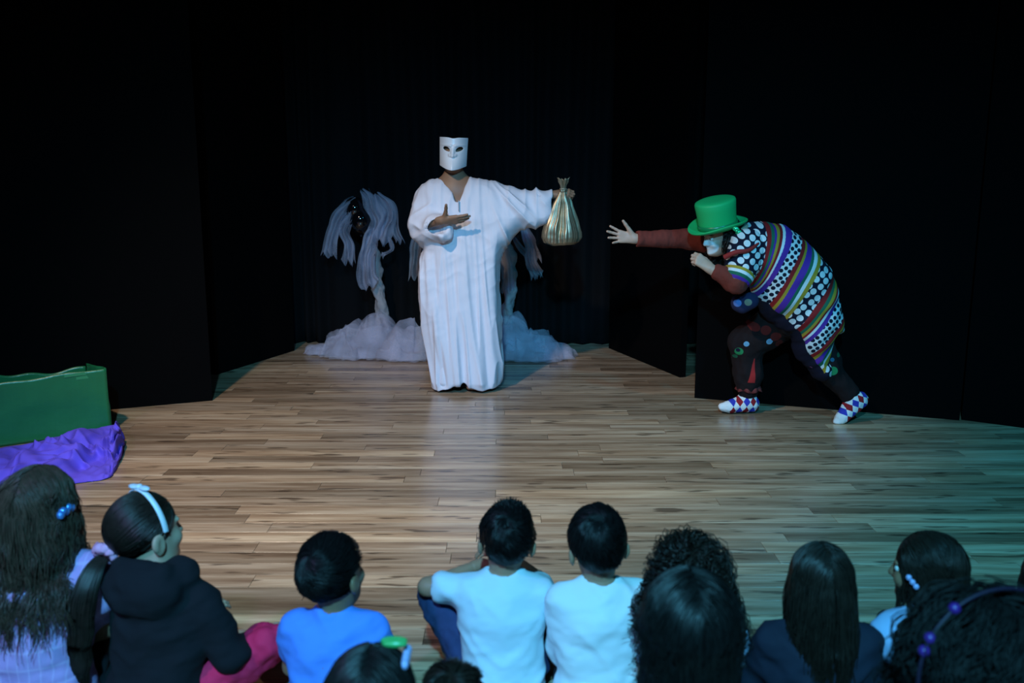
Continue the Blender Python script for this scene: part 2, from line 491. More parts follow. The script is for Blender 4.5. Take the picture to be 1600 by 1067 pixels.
def hand_prims(W, d, n, tb, s=1.0, curls=(.25, .25, .25, .25), spread=.10, thumb=(.7, .5, .2), tn=.25):
    """W wrist, d along the hand, n out of the palm, tb towards the thumb side"""
    d = nrm(d); n = np.asarray(n, float); n = nrm(n-d*(n@d)); b = np.cross(d, n)
    if b@np.asarray(tb, float) < 0: b = -b
    p = []
    kn = [(.027, .094), (.009, .098), (-.010, .093), (-.027, .084)]
    Ls = [.070, .079, .073, .057]; rs = [.0092, .0095, .009, .008]
    p.append(RC(W-d*.02*s, W+d*.03*s, .023*s, .026*s, k=.012*s, sq=(n, .72)))
    for i, (o, l) in enumerate(kn):
        K = W+(b*o+d*l)*s
        p.append(RC(W+(b*o*.55+d*.022)*s, K, .0145*s, .0118*s, k=.012*s))
    for i, (o, l) in enumerate(kn):
        q = W+(b*o+d*l)*s; a = 0.0
        sa = spread*(1.5-i)/1.5; ds = nrm(d*cos(sa)+b*sin(sa)); r = rs[i]
        for f, cu in ((.46, .55), (.30, 1.0), (.24, .75)):
            a += curls[i]*cu*1.3; v = ds*cos(a)+n*sin(a)
            q2 = q+v*Ls[i]*f*s; p.append(RC(q, q2, r*s, r*.92*s, k=.0035*s)); q = q2; r *= .92
    q = W+(b*.022+d*.022+n*.006)*s
    ang, c1, c2 = thumb
    v = nrm(d*cos(ang)+b*sin(ang)+n*tn); q2 = q+v*.042*s; p.append(RC(q, q2, .0165*s, .0125*s, k=.012*s)); q = q2
    v = nrm(v+(n*.5-b*.5)*c1*.6+d*c1*.4); q2 = q+v*.033*s; p.append(RC(q, q2, .0115*s, .0105*s, k=.004*s)); q = q2
    v = nrm(v+(n*.5-b*.5)*c2*.6+d*c2*.4); q2 = q+v*.027*s; p.append(RC(q, q2, .0105*s, .0085*s, k=.004*s))
    return p
def foot_prims(Ank, d, s=1.0, toes=True, up=A(0, 0, 1)):
    """Ank ankle, d towards the toes along the ground; the sole lies .07*s under the ankle"""
    d = nrm(d); b = nrm(np.cross(d, up)); g = Ank-up*.07*s
    p = [RC(Ank, g+(up*.035-d*.035)*s, .036*s, .034*s), RC(g+(up*.034-d*.035)*s, g+(up*.03+d*.06)*s, .033*s, .036*s, k=.03),
         RC(g+(up*.05)*s, g+(up*.025+d*.13)*s, .036*s, .024*s, k=.03), RC(g+(up*.024+d*.125-b*.022)*s, g+(up*.022+d*.13+b*.028)*s, .023*s, .021*s, k=.02)]
    if toes:
        for i in range(5): o = (-.030+.0155*i); p.append(RC(g+(up*.02+d*.14+b*o)*s, g+(up*.013+d*(.172-.008*abs(i-.8))+b*o*1.1)*s, .012*s, .010*s, k=.004*s))
    else: p.append(RC(g+(up*.024+d*.12-b*.012)*s, g+(up*.022+d*.165)*s, .03*s, .021*s, k=.03))
    return p

HC, HR = A(0, -.014, .034), A(.080, .099, .091)
def scalp(short=True):
    def mask(n):
        f = np.clip((n[:, 1]+.55)/1.15, 0, 1); f = f*f*(3-2*f)
        lim = (-.93 if short else -.66)+f*(1.29 if short else 1.02)
        ear = (np.abs(n[:, 0]) > .72) & (n[:, 1] > -.35)
        if short: lim = np.where(ear, np.maximum(lim, -.12), lim)
        return n[:, 2] > lim
    return mask
def sph(rng, N, mask):
    out = np.zeros((0, 3))
    while len(out) < N:
        n = nrm(rng.normal(size=(N*3, 3))); out = np.concatenate([out, n[mask(n)]])
    return out[:N]
def cap_geo(C, M, s, mask, k=.97, nu=56, nv=40):
    V, F = ball((0, 0, 0), 1.0, None, nu, nv); n = V.copy()
    V = C+((HC+HR*k*n)*s)@M.T
    ok = mask(n); F = F[ok[F].all(1)]
    return V, F
def flow_whorl(pole, swirl=.5, fwd=.0):
    pole = nrm(pole)
    def f(n): return n-pole+swirl*np.cross(np.broadcast_to(pole, n.shape), n)+A(0, fwd, 0)
    return f
def flow_down(back=.5, part=0.0):
    def f(n):
        v = np.zeros_like(n); v[:, 2] = -1; v[:, 1] = -back*(n[:, 1] > -.5)*np.clip(n[:, 2]+.4, 0, 1)
        v[:, 0] = np.where(n[:, 0]-part > 0, .9, -.9)*np.clip(n[:, 2], 0, 1); return v
    return f
def flow_to(target):
    target = nrm(target)
    def f(n): return target-n
    return f
def strands(rng, N, C, M, s, mask, flow, S=7, ang=.1, lift=.06, step=.02, leave=None, coll=(), wav=0.0, wfreq=40.0, grav=.35, jit=.012, clump=.006, drift=None, curl=0.0, curlf=1.5, stop=None, cut=0):
    n = sph(rng, N, mask); j = 1+jit*rng.normal(size=(N, 1))*.6+jit
    on = np.ones(N, bool); pos = None; vel = np.zeros((N, 3)); pts = []
    Wd = lambda n, k: C+((HC+HR*n*(j+k))*s)@M.T
    for i in range(S):
        wo = Wd(n, lift*i/max(S-1, 1))
        pos = wo if pos is None else np.where(on[:, None], wo, pos)
        pts.append(pos.copy())
        v = flow(n); v = v-(v*n).sum(1, keepdims=True)*n; v = nrm(v)+rng.normal(size=(N, 3))*.06
        if stop is not None:
            near = (n@nrm(stop)) > .985; v[near] *= .02
        n2 = nrm(n+v*ang)
        if leave is not None:
            lv = on & leave(n2)
            vel[lv] = nrm(Wd(n2, lift)-pos)[lv]
            on &= ~lv
        fr = ~on
        if fr.any():
            g = A(0, 0, -1)+(A(0, 0, 0) if drift is None else np.asarray(drift))
            vel[fr] = nrm(vel[fr]*(1-grav)+nrm(g)*grav+rng.normal(size=(fr.sum(), 3))*.03)
            pp = pos+vel*step
            for a, b, r, in coll:
                ab = b-a; t = np.clip(((pp-a)@ab)/(ab@ab), 0, 1)[:, None]; dv = pp-(a+t*ab); dd = np.linalg.norm(dv, axis=1, keepdims=True)
                pp = np.where((dd < r) & fr[:, None], a+t*ab+dv/dd*r, pp)
            pos = np.where(fr[:, None], pp, pos)
        n = np.where(on[:, None], n2, n)
    P = np.stack(pts, 1)
    if cut:
        k = rng.uniform(.75 if cut is True or cut == 1 else cut, 1.0, N); t = np.linspace(0, 1, S)
        ti = (t[None]*k[:, None])*(S-1); i0 = np.clip(np.floor(ti).astype(int), 0, S-2); ff = (ti-i0)[..., None]
        P = np.take_along_axis(P, i0[..., None].repeat(3, 2), 1)*(1-ff)+np.take_along_axis(P, (i0+1)[..., None].repeat(3, 2), 1)*ff
    t = np.linspace(0, 1, S)[None, :, None]
    if clump:
        Q = P*28; P = P+clump*t*np.stack([vnoise(Q, 3), vnoise(Q, 5), vnoise(Q, 7)], -1)
    if wav:
        root = P[:, :1]; ph = 6*np.stack([vnoise(root*22, 11), vnoise(root*22, 13), vnoise(root*22, 15)], -1)
        arc = np.arange(S)[None, :, None]*step*wfreq
        P = P+wav*t*np.sin(arc+ph*2.5)
    if curl:
        ph = rng.random((N, 1, 1))*6.28; arc = np.arange(S)[None, :, None]*curlf
        T = nrm(np.gradient(P, axis=1)); B = nrm(np.cross(T, A(0.3, .2, 1))); B2 = np.cross(T, B)
        P = P+curl*np.minimum(t*2.5, 1)*(np.cos(arc+ph)*B+np.sin(arc+ph)*B2)
    return P
def hair_obj(root, geos, m, name='hair'):
    V, F = join(geos); return mk(name, V, F, m, root)

M_eye = mat('eye_white', (.7, .7, .68), .2)
M_iris = mat('iris_brown', (.03, .016, .008), .15)
M_skinA = skin('skin_tan', (.36, .20, .125))
M_skinB = skin('skin_light', (.50, .31, .22))
M_skinC = skin('skin_brown', (.27, .145, .085))
M_hair = hairmat('hair_black', (.007, .006, .006))
M_hairb = hairmat('hair_dark_brown', (.018, .012, .009))
M_hairc = hairmat('hair_brown', (.062, .038, .026))
M_hairj = hairmat('hair_black_shaded', (.004, .0035, .0035), .65)  # black hair with the shade of the unlit foreground put into its colour

# ------------------------------------------------------------------ seated children
def child(label, px, py, Y, s=None, hs=1.0, yaw=0.0, lean=.06, turn=0.0, nod=.12, tilt=0.0, skinm=None, shirt=None, sleeve='short', pants=None,
          legs='tight', armL=None, armR=None, wr=.004, neck=True, hood=False, wide=1.0, seed=1, shoes=None, hands=True, shirtname='shirt', ear=1.0, hx=0.0, group='children of the audience sitting on the floor'):
    hk = .87*hs
    dz = .440+.095*hs; top = dz+.131*hk
    P = at(px, py, Y)
    if s is None: s = P[2]/top
    dzz = P[2]-s*top                                     # lift when the scale is given
    cy, sy = cos(yaw), sin(yaw)
    off = A(hx, lean+.01, 0)*s
    base = A(P[0]-(cy*off[0]-sy*off[1]), P[1]-(sy*off[0]+cy*off[1]), dzz)
    R = np.array([[cy, -sy, 0], [sy, cy, 0], [0, 0, 1.]])
    L = lambda x, y, z: base+s*(R@A(x, y, z))
    fw = R@A(0, 1, 0)
    root = thing('person', label, 'person', (base[0], base[1], 0), group)
    # head frame
    a = yaw+turn
    f = A(-sin(a)*cos(nod), cos(a)*cos(nod), sin(nod)); up = A(0, 0, 1)
    Mh = frame_from(f, up); r_, f_, u_ = Mh.T
    Mh = np.stack([r_*cos(tilt)+u_*sin(tilt), f_, u_*cos(tilt)-r_*sin(tilt)], 1)
    hc = L(hx, lean+.012, dz)
    hp, H = head_prims(hc, Mh, hk*s, True, ear)
    w = wide
    # torso
    sh = lambda sx, e=0: L(sx*.112*w, lean, .382)
    tor = lambda e: [EL(L(0, -.005, .085+e*.3), A(.128*w+e, .105+e, .083+(e*.3))*s, R, k=.03*s),
             RC(L(0, 0, .12), L(0, lean*.6, .29), (.112*w+e)*s, (.122*w+e)*s, k=.04*s, sq=(fw, .74)),
             RC(L(-.082*w, lean, .378), L(.082*w, lean, .378), (.046+e)*s, (.046+e)*s, k=.05*s),
             RC(L(0, lean*.6, .30), L(0, lean-.004, .412), (.105*w+e)*s, (.056+e)*s, k=.05*s, sq=(fw, .66))]
    body = tor(0)+[RC(L(0, lean, .40), L(hx*.75, lean+.012, .475), .048*s, .046*s, k=.03*s)]
    dflt = lambda sx: [(sx*.148*w, lean+.05, .215), (sx*.085, lean+.19, .21)]
    arms = {}
    for sx, ar in ((-1, armL), (1, armR)):
        e, wv = ar[:2] if ar else dflt(sx)
        arms[sx] = (L(sx*.118*w, lean, .382), L(*e), L(*wv))
    for sx in (-1, 1):
        S_, E_, W_ = arms[sx]; body += chain([(S_, .037*s), (E_, .030*s), (W_, .021*s)], k=.02*s)
    if legs == 'cross': LG = {sx: (L(sx*.075, .03, .085), L(sx*.25, .20, .125), L(-sx*.04, .30-.03*sx, .065)) for sx in (-1, 1)}
    elif legs == 'tight': LG = {sx: (L(sx*.07, .03, .085), L(sx*.06, .235, .245), L(sx*.055, .31, .072)) for sx in (-1, 1)}
    elif legs == 'up': LG = {sx: (L(sx*.075, .03, .085), L(sx*.12, .25, .30), L(sx*.11, .36, .072)) for sx in (-1, 1)}
    else: LG = {sx: tuple(L(*q) for q in legs[sx]) for sx in (-1, 1)}
    for sx in (-1, 1):
        h, kn, an = LG[sx]; body += chain([(h, .062*s), (kn, .045*s), (an, .030*s)], k=.02*s)
        d = nrm(A(an[0]-kn[0], an[1]-kn[1], 0)); d = nrm(fw+d*.5)
        if legs == 'cross': d = nrm(d*.3+(R@A(-sx, .1, 0)))
        body += foot_prims(an, d, .72*s, toes=False)
    parts = [surf(body, .0085, 2), surf(hp+[RC(L(0, lean, .41), hc-Mh[:, 2]*.03*s, .047*s, .047*s, k=.03*s)], .0042, 2)]
    if hands:
        for sx in (-1, 1):
            S_, E_, W_ = arms[sx]; ar = armL if sx < 0 else armR
            hd = R@np.asarray(ar[2], float) if ar and len(ar) > 2 else nrm(nrm(W_-E_)+fw*.4)
            parts.append(surf(hand_prims(W_, hd, -R@A(-sx*.5, 0, 1), R@A(-sx, .3, .3), .70*s, (.35, .4, .4, .45))+[RC(W_-nrm(W_-E_)*.03*s, W_, .0225*s, .021*s)], .0036, 1))
    V, F = join(parts); mk('body', V, F, skinm or M_skinA, root)
    # clothes
    e = .013
    sp = tor(e)
    for sx in (-1, 1):
        S_, E_, W_ = arms[sx]
        if sleeve == 'short': sp += chain([(S_, .050*s), (S_+(E_-S_)*.55, .052*s)], k=.035*s)
        elif sleeve == 'puff': sp += [EL(S_+(E_-S_)*.25, A(.07, .07, .07)*s, None, k=.02*s)]+chain([(S_, .046*s), (S_+(E_-S_)*.6, .045*s)], k=.03*s)
        else: sp += chain([(S_, .050*s), (E_, .043*s), (E_+(W_-E_)*.93, .033*s)], k=.035*s)
        if sleeve == 'short':
            d = nrm(E_-S_); c = S_+d*np.linalg.norm(E_-S_)*.66
            sp += [EL(c+d*.032*s, A(.036, .036, .036)*s, None, 's', .006*s)]
    sp += [RC(L(0, lean+.006, .474), L(0, lean+.02, .60), .050*s, .09*s, 's', .008*s)]
    if hood:
        sp += [EL(L(0, lean-.080, .425), A(.125, .066, .080)*s, R, k=.02*s), RC(L(-.086, lean-.02, .462), L(.086, lean-.02, .462), .038*s, .038*s, k=.03*s), RC(L(-.07, lean-.075, .485), L(.07, lean-.075, .485), .026*s, .026*s, k=.015*s),
               RC(L(.08, lean-.02, .45), L(.045, lean+.065, .42), .034*s, .02*s, k=.03*s), RC(L(-.08, lean-.02, .45), L(-.045, lean+.065, .42), .034*s, .02*s, k=.03*s),
               RC(L(0, lean+.0, .495), L(0, lean+.02, .60), .056*s, .10*s, 's', .01*s)]
    V, F = surf(sp, .007, 2); N = vnorm(V, F)
    Q = (V-base)@R
    wv = fbm(np.stack([Q[:, 0]*9+Q[:, 2]*5, Q[:, 1]*10, Q[:, 2]*20-Q[:, 0]*6], -1), seed*7, 3)
    rid = 1-np.abs(vnoise(np.stack([Q[:, 0]*11+Q[:, 2]*7, Q[:, 1]*9, Q[:, 2]*15-np.abs(Q[:, 0])*10], -1), seed*7+3))*2
    V = V+N*((wr*(wv*.8+rid*.7))*s)[:, None]; V[:, 2] = np.maximum(V[:, 2], .004); V = lap(V, F, .3)
    mk(shirtname, V, F, shirt, root)
    pp = [EL(L(0, .0, .075), A(.137, .112, .076)*s, R, k=.03*s)]
    for sx in (-1, 1):
        h, kn, an = LG[sx]; pp += chain([(h, .073*s), (kn, .058*s), (kn+(an-kn)*.9, .044*s)], k=.02*s)
    V, F = surf(pp, .0085, 2); N = vnorm(V, F)
    V = V+N*(wr*s*1.2*fbm(V*22, seed+5, 3))[:, None]; V[:, 2] = np.maximum(V[:, 2], .003)
    mk('trousers', V, F, pants, root)
    coll = [(L(-.05, 0, .0), L(-.05, lean*.6, .30), .115*s), (L(.05, 0, .0), L(.05, lean*.6, .30), .115*s), (L(0, lean*.6, .30), L(0, lean, .385), .098*s), (L(-.1*w, lean, .378), L(.1*w, lean, .378), .071*s)]
    return root, hc, Mh, hk*s, H, L, s, R, coll

# ------------------------------------------------------------------ masked performer in the white robe
def performer():
    Y0 = fl(720, 606)[1]
    q = lambda px, py, dy=0.0: at(px, py, Y0+dy)
    xz = lambda pts: [tuple(q(*p)[[0, 2]]) for p in pts]
    root = thing('person', 'person in a long white robe and white mask, one arm stretched out sideways', 'person', (q(722, 600)[0], Y0, 0))
    # body
    Hc = q(709, 243); f = nrm(A(.0, -1, .06)); Mh = frame_from(f, A(.04, 0, 1))
    hp, H = head_prims(Hc, Mh, 1.0)
    sR, eR, wR = q(667, 304), q(655, 352, -.08), q(690, 344, -.30)     # arm on the left of the picture
    sL, eL, wL = q(752, 302), q(808, 310, -.03), q(867, 304, -.06)
    hipz = .92
    cx = q(716, 400)[0]
    body = [RC(q(709, 262), q(711, 292), .056, .062, k=.03),
            RC(q(680, 303), q(742, 303), .075, .075, k=.05), RC(q(711, 305), A(cx, Y0, 1.02), .15, .14, k=.06, sq=(A(0, 1, 0), .70)),
            EL(A(cx, Y0, .95), (.165, .12, .13), k=.05)]
    body += chain([(sR, .052), (eR, .040), (wR, .028)], k=.03)+chain([(sL, .052), (eL, .040), (wL, .028)], k=.03)
    for sx, ax in ((-1, -.05), (1, .07)):
        an = A(cx+ax, Y0+.035-sx*.02, .085)
        body += chain([(A(cx+sx*.085, Y0, .92), .085), (A(cx+sx*.085, Y0-.01, .50), .058), (an, .038)], k=.03)
        body += foot_prims(an, A(sx*.22, -1, 0), 1.0)
    parts = [surf(body, .0085, 2), surf(hp+[RC(q(709, 262), q(710, 285), .055, .060, k=.03)], .005, 2)]
    parts.append(surf(hand_prims(wR, A(1, -.12, .04), A(0.05, .70, .70), A(-.2, -.3, 1), 1.06, (.08, .12, .16, .22), .08, (1.25, -.2, -.1), .10)+[RC(eR+(wR-eR)*.8, wR, .030, .027)], .0036, 1))
    dL = nrm(wL-eL)
    parts.append(surf(hand_prims(wL, nrm(dL+A(.05, -.25, 0)), A(.1, .75, -.65), A(0, -.3, 1), 1.0, (.95, 1.0, 1.0, 1.0), .03, (.5, .6, .5), .7)+[RC(eL+(wL-eL)*.8, wL, .030, .027)], .0036, 1))
    V, F = join(parts); mk('body', V, F, M_skinC, root)
    eyes(H, Mh, 1.0, root, None)
    # hair
    rg = np.random.default_rng(21); mk_ = scalp(True)
    hair_obj(root, [cap_geo(Hc, Mh, 1.0, mk_, .985), tubes(strands(rg, 1300, Hc, Mh, 1.0, mk_, flow_whorl((0, -.5, .85), .4), 5, .07, .05), .0014)], M_hair)
    # robe
    out = [(690, 277), (672, 281), (659, 290), (651, 308), (645, 332), (645, 356), (651, 376), (662, 388), (656, 408), (653, 432), (657, 470), (663, 520), (669, 560), (674, 608), (672, 650),
           (786, 650), (782, 606), (784, 560), (787, 500), (785, 450), (786, 412), (791, 388), (804, 372), (830, 358), (855, 348), (872, 341), (871, 293), (840, 297), (815, 295), (790, 287), (765, 281), (745, 279), (732, 277), (722, 284), (704, 284)]
    poly = xz(out)
    xs0, xs1 = q(785, 330)[0], q(850, 330)[0]
    zt = q(700, 280)[2]
    def R(x, z):
        t = np.clip((x-xs0)/(xs1-xs0), 0, 1); t = t*t*(3-2*t)
        zz = np.clip((zt-z)/.25, 0, 1)
        return (.125+.055*zz)*(1-t)+.085*t
    def yc(x, z): return Y0-.055*np.clip((x-xs0)/(xs1-xs0), 0, 1)
    hemz = lambda x: .014+.060*np.exp(-((x-q(722, 600)[0])/.075)**2)+.015*np.clip((x-q(722, 600)[0])/.2, 0, 1)
    cuffx = q(864, 300)[0]
    lo, hi = A(-1.4, Y0-.6, -.3), A(.6, Y0+.5, 2.0)
    P = [PUFF(poly, Y0, R, rim=.13)]
    P[0] = (P[0][0], (lambda g: g)(PUFF(poly, yc, R, rim=.13)[1]), P[0][2], P[0][3], .01)
    # sleeve of the bent arm
    P += [RC(sR+A(.0, 0, -.02), eR+A(.012, 0, -.005), .075, .085, k=.05), RC(eR+A(.02, 0, -.01), wR+A(.0, .03, -.035), .082, .070, k=.05),
          RC(eR+A(.03, -.02, -.04), wR+A(.015, .05, -.085), .06, .05, k=.04)]
    # cut the cuffs, hollow them
    cd = nrm(wR-eR)
    P += [FN(lambda X, Y, Z: -((X-(wR[0]+.012))*.75+(Y-wR[1])*-.66)-.0+0*Z, wR+A(-.02, -.16, -.2), wR+A(.22, .07, .1), 's', .004)]
    P += [RC(eR+cd*.12+A(0, 0, -.025), wR+cd*.10+A(0, 0, -.045), .045, .066, 's', .008)]
    P += [FN(lambda X, Y, Z: (cuffx-X)+0*Y+0*Z, A(cuffx-.03, Y0-.4, .9), A(cuffx+.2, Y0+.4, 1.6), 's', .003)]
    P += [PUFF([tuple(v) for v in np.array(xz([(835, 301), (880, 299), (880, 338), (850, 343), (835, 340)]))], Y0-.055, .062, 's', .006)]
    # hem: flat cut and a hollow inside
    hp_ = [tuple(v) for v in np.array(xz([(668, 500), (684, 500), (684, 660), (676, 660)]))]
    P += [PUFF([tuple(v) for v in xz([(672, 520), (776, 520), (774, 660), (682, 660)])], Y0, .155, 's', .01, rim=.12)]
    P += [FN(lambda X, Y, Z: (Z-hemz(X))+0*Y, A(-1.2, Y0-.4, -.3), A(.4, Y0+.4, .14), 's', .003)]
    # neck slit: a V through the front only, a round hole above
    vp = xz([(688, 262), (696, 283), (707, 300), (714, 314), (719, 314), (724, 302), (731, 285), (737, 262)])
    P += [FN(lambda X, Y, Z: np.maximum(poly_sdf(*np.broadcast_arrays(X[:, 0, :], Z[:, 0, :]), vp)[:, None, :], Y-(Y0-.02)), A(vp[0][0], Y0-.3, vp[3][1]), A(vp[-1][0], Y0-.02, vp[0][1]), 's', .006)]
    P += [RC(q(711, 283), q(710, 262), .078, .095, 's', .01)]
    V, F = surf(P, .006, 3); N = vnorm(V, F)
    sh0 = q(748, 285)
    x, y_, z = V.T
    down = np.clip((1.35-z)/1.2, 0, 1)
    slv = np.clip((x-q(765, 300)[0])/.12, 0, 1)*np.clip((z-.98)/.1, 0, 1)
    rdg = lambda P, sd: 1-2*np.abs(vnoise(P, sd))**.8
    fa = .75*rdg(np.stack([x*9+.9*np.sin(z*2.2), y_*3, z*.8], -1), 5)+.55*rdg(np.stack([x*19+z*1.2, y_*3, z*1.1], -1), 8)+.25*vnoise(np.stack([x*40+z*3, y_*5, z*2.5], -1), 9)-.4
    ang = np.arctan2(z-sh0[2]-.12, x-sh0[0]+.02); fb = 1.2*rdg(np.stack([ang*6.5, x*3, z*2], -1), 31)+.6*rdg(np.stack([x*16, y_*4, z*3], -1), 33)-.4
    fc = 1-2*np.abs(vnoise(np.stack([x*10-z*14, y_*6, z*9+x*6], -1), 12))
    low = np.clip((z-.02)/.05, .3, 1)
    amp = (.011+.029*down)*(1-slv)
    edge = np.clip((cuffx-x)/.06, .3, 1)
    arm = np.exp(-(((x-eR[0]-.04)/.12)**2+((z-eR[2])/.16)**2))
    V = V+N*((amp*fa*low*(1-arm)+.017*slv*fb*edge+.010*arm*fc+.004*fc*(1-down)*(1-slv))[:, None])
    V = lap(V, F, .4)
    robe = mk('robe', V, F, M_robe, root)
    # front zip
    zp = spline([q(716.5, 313, -.17), q(717, 322, -.178), q(717.2, 330, -.185)], 12)
    mk('zip', *tubes(zp[None], .004, 6, 1.0), M_zip, robe)
    # trailing back layer of the sleeve on the left
    nu, nv = 14, 40
    path = spline([q(650, 306, .06), q(643, 330, .09), q(642, 350, .10), q(648, 368, .10), (q(660, 384, .08)), q(672, 392, .06)], nv)
    inn = spline([q(662, 306, .04), q(660, 330, .05), q(660, 350, .05), q(664, 364, .05), q(672, 376, .05), q(684, 386, .04)], nv)
    t = np.linspace(0, 1, nu)[:, None, None]
    S = path[None]*(1-t)+inn[None]*t; S = S+A(0, 1, 0)*(.02*np.sin(t*3.1))
    o = mk('sleeve_fold', S.reshape(-1, 3), grid_faces(nu, nv), M_robe, robe); solidify(o, .002, 0)
    # mask
    n1, n2 = 90, 90
    u = np.linspace(-1, 1, n1)[:, None]; v = np.linspace(0, 1, n2)[None, :]
    au = np.abs(u); W = .092-.006*v+0*u; X = u*W
    ztop = .108+.008*au**2-.006*np.exp(-(u/.25)**2); zbot = -.108+.040*au**1.6+.0*u
    Z = ztop*(1-v)+zbot*v
    jut = np.clip((v-.46)/.5, 0, 1); jut = jut*jut*(3-2*jut)
    Yf = .118-.085*au**2.2+jut*(.055*(1-au)**1.0)+.0*v
    brow = .011*np.exp(-((v-.235-.03*au)/.035)**2)*np.clip(1.1-au, 0, 1)*np.clip(au*6, 0.2, 1)
    nose = .030*np.exp(-(u/.13)**2)*np.clip((v-.22)/.34, 0, 1)*(v < .60)*np.clip((.60-v)/.035, 0, 1)
    nost = .012*(np.exp(-((u-.2)/.10)**2)+np.exp(-((u+.2)/.10)**2))*np.exp(-((v-.545)/.05)**2)
    sock = -.012*(np.exp(-((u-.42)/.22)**2)+np.exp(-((u+.42)/.22)**2))*np.exp(-((v-.36)/.08)**2)
    Yf = Yf+brow+nose+nost+sock
    Pm = np.stack([X+0*v, Yf, Z], -1)
    Vm = (Pm.reshape(-1, 3))@Mh.T+Hc
    Fm = grid_faces(n1, n2)
    uu = (u+0*v).ravel()[Fm].mean(1); vv = (v+0*u).ravel()[Fm].mean(1)
    au_ = np.abs(uu)
    dx = (au_-.45)/.27; dyv = (vv-(.38-.02*dx))/np.where(vv < .38, .10, .055)
    hole = dx**2*1.0+dyv**2 < 1
    mm = mk('mask', Vm, Fm[~hole], M_mask, root); solidify(mm, .004, 1)
    # sack
    return root, Y0, q, wL
M_robe = cloth('white_cotton', (.67, .66, .72), .75, .03, 6)
M_zip = mat('zip_grey', (.25, .25, .28), .4, .6)
M_mask = mat('mask_white', (.78, .78, .80), .32, spec=.5)
root_p, YP, qP, wLP = performer()

def sack():
    Ys = YP-.10
    g = lambda px, py: at(px, py, Ys)
    top, grip, bot = g(880, 283), g(880, 300), g(877, 383)
    root = thing('drawstring_sack', 'gold satin drawstring sack hanging from the outstretched hand', 'sack', bot)
    prof = [(.0, 0.012), (.05, .000), (.085, .004), (.105, .022), (.112, .05), (.108, .09), (.095, .14), (.080, .19), (.064, .24), (.048, .29), (.034, .325), (.024, .348), (.019, .362)]
    H = grip[2]-bot[2]; kz = H/.362
    pr = np.array(prof); tt = np.linspace(0, 1, 60); idx = np.linspace(0, 1, len(pr))
    r = np.interp(tt, idx, pr[:, 0]); z = np.interp(tt, idx, pr[:, 1])*kz
    na = 160; a = np.arange(na)*2*pi/na
    fold = vnoise(np.stack([np.cos(a)*5.2, np.sin(a)*5.2, a*0], -1), 3)+.7*vnoise(np.stack([np.cos(a)*10, np.sin(a)*10, a*0], -1), 9)
    zz = z/H
    amp = np.where(zz < .15, zz/.15*.6, .6+.4*np.minimum((zz-.15)/.5, 1))
    rr = r[None]*(1+.26*fold[:, None]*amp[None])
    sway = (grip-bot)
    V = np.stack([rr*np.cos(a)[:, None]*1.05, rr*np.sin(a)[:, None]*.7, np.broadcast_to(z, rr.shape)], -1)
    V = V+vnoise(V*16, 5)[..., None]*.006
    V = V+(A(sway[0], sway[1], 0))*np.broadcast_to((zz)[None, :, None], V.shape)
    mk('pouch', V.reshape(-1, 3)+bot, grid_faces(na, 60, True), M_gold, root)
    # gathered mouth above the hand
    t2 = np.linspace(0, 1, 20); h2 = top[2]-grip[2]+.012
    r2 = np.interp(t2, [0, .3, .55, .8, 1], [.019, .015, .017, .026, .030])
    rr = r2[None]*(1+.35*fold[:, None]*np.linspace(.3, 1, 20)[None])
    V = np.stack([rr*np.cos(a)[:, None], rr*np.sin(a)[:, None]*.7, np.broadcast_to(t2*h2, rr.shape)+.012*fold[:, None]*(t2[None] > .8)], -1).reshape(-1, 3)+grip
    o = mk('gathered_mouth', V, grid_faces(na, 20, True), M_gold, root); solidify(o, .0015, 0)
    th = np.linspace(0, 2*pi, 40); ring = np.stack([.021*np.cos(th), .016*np.sin(th), .02+.002*np.sin(3*th)], -1)+grip
    mk('drawstring', *tubes(ring[None], .0035, 6, 1.0), M_goldcord, root)
def goldmat():
    m = mat('gold_satin', (.62, .52, .38), .40, .8); t = NT(m)
    n = t.noise(t.pos(), 30, 2); t.color(t.mix(n, (.24, .19, .12), (.46, .37, .24))); return m
M_gold = goldmat(); M_goldcord = mat('gold_cord', (.5, .42, .3), .5, .5)
sack()

# ------------------------------------------------------------------ tulle trees
def tulle(name, col, alpha):
    m = bpy.data.materials.new(name); m.use_nodes = True; t = m.node_tree; t.nodes.clear()
    o = t.nodes.new('ShaderNodeOutputMaterial'); mx = t.nodes.new('ShaderNodeMixShader'); tr = t.nodes.new('ShaderNodeBsdfTransparent')
    df = t.nodes.new('ShaderNodeBsdfDiffuse'); tl = t.nodes.new('ShaderNodeBsdfTranslucent'); m2 = t.nodes.new('ShaderNodeMixShader')
    df.inputs[0].default_value = (*col, 1); tl.inputs[0].default_value = (*col, 1); m2.inputs[0].default_value = .35
    t.links.new(df.outputs[0], m2.inputs[1]); t.links.new(tl.outputs[0], m2.inputs[2])
    g = t.nodes.new('ShaderNodeNewGeometry'); ns = t.nodes.new('ShaderNodeTexNoise'); ns.inputs['Scale'].default_value = 7; ns.inputs['Detail'].default_value = 5
    t.links.new(g.outputs['Position'], ns.inputs['Vector'])
    mr = t.nodes.new('ShaderNodeMapRange'); mr.inputs[1].default_value = .3; mr.inputs[2].default_value = .7; mr.inputs[3].default_value = alpha*.6; mr.inputs[4].default_value = min(1, alpha*1.4)
    t.links.new(ns.outputs[0], mr.inputs[0]); t.links.new(mr.outputs[0], mx.inputs[0]); t.links.new(tr.outputs[0], mx.inputs[1]); t.links.new(m2.outputs[0], mx.inputs[2]); t.links.new(mx.outputs[0], o.inputs[0])
    return m
M_tulle = tulle('tulle', (.72, .72, .86), .36)
M_tulle2 = tulle('tulle_heap', (.80, .78, .92), .24)
M_wrap = cloth('trunk_wrap', (.36, .33, .33), .85, .25, 14)
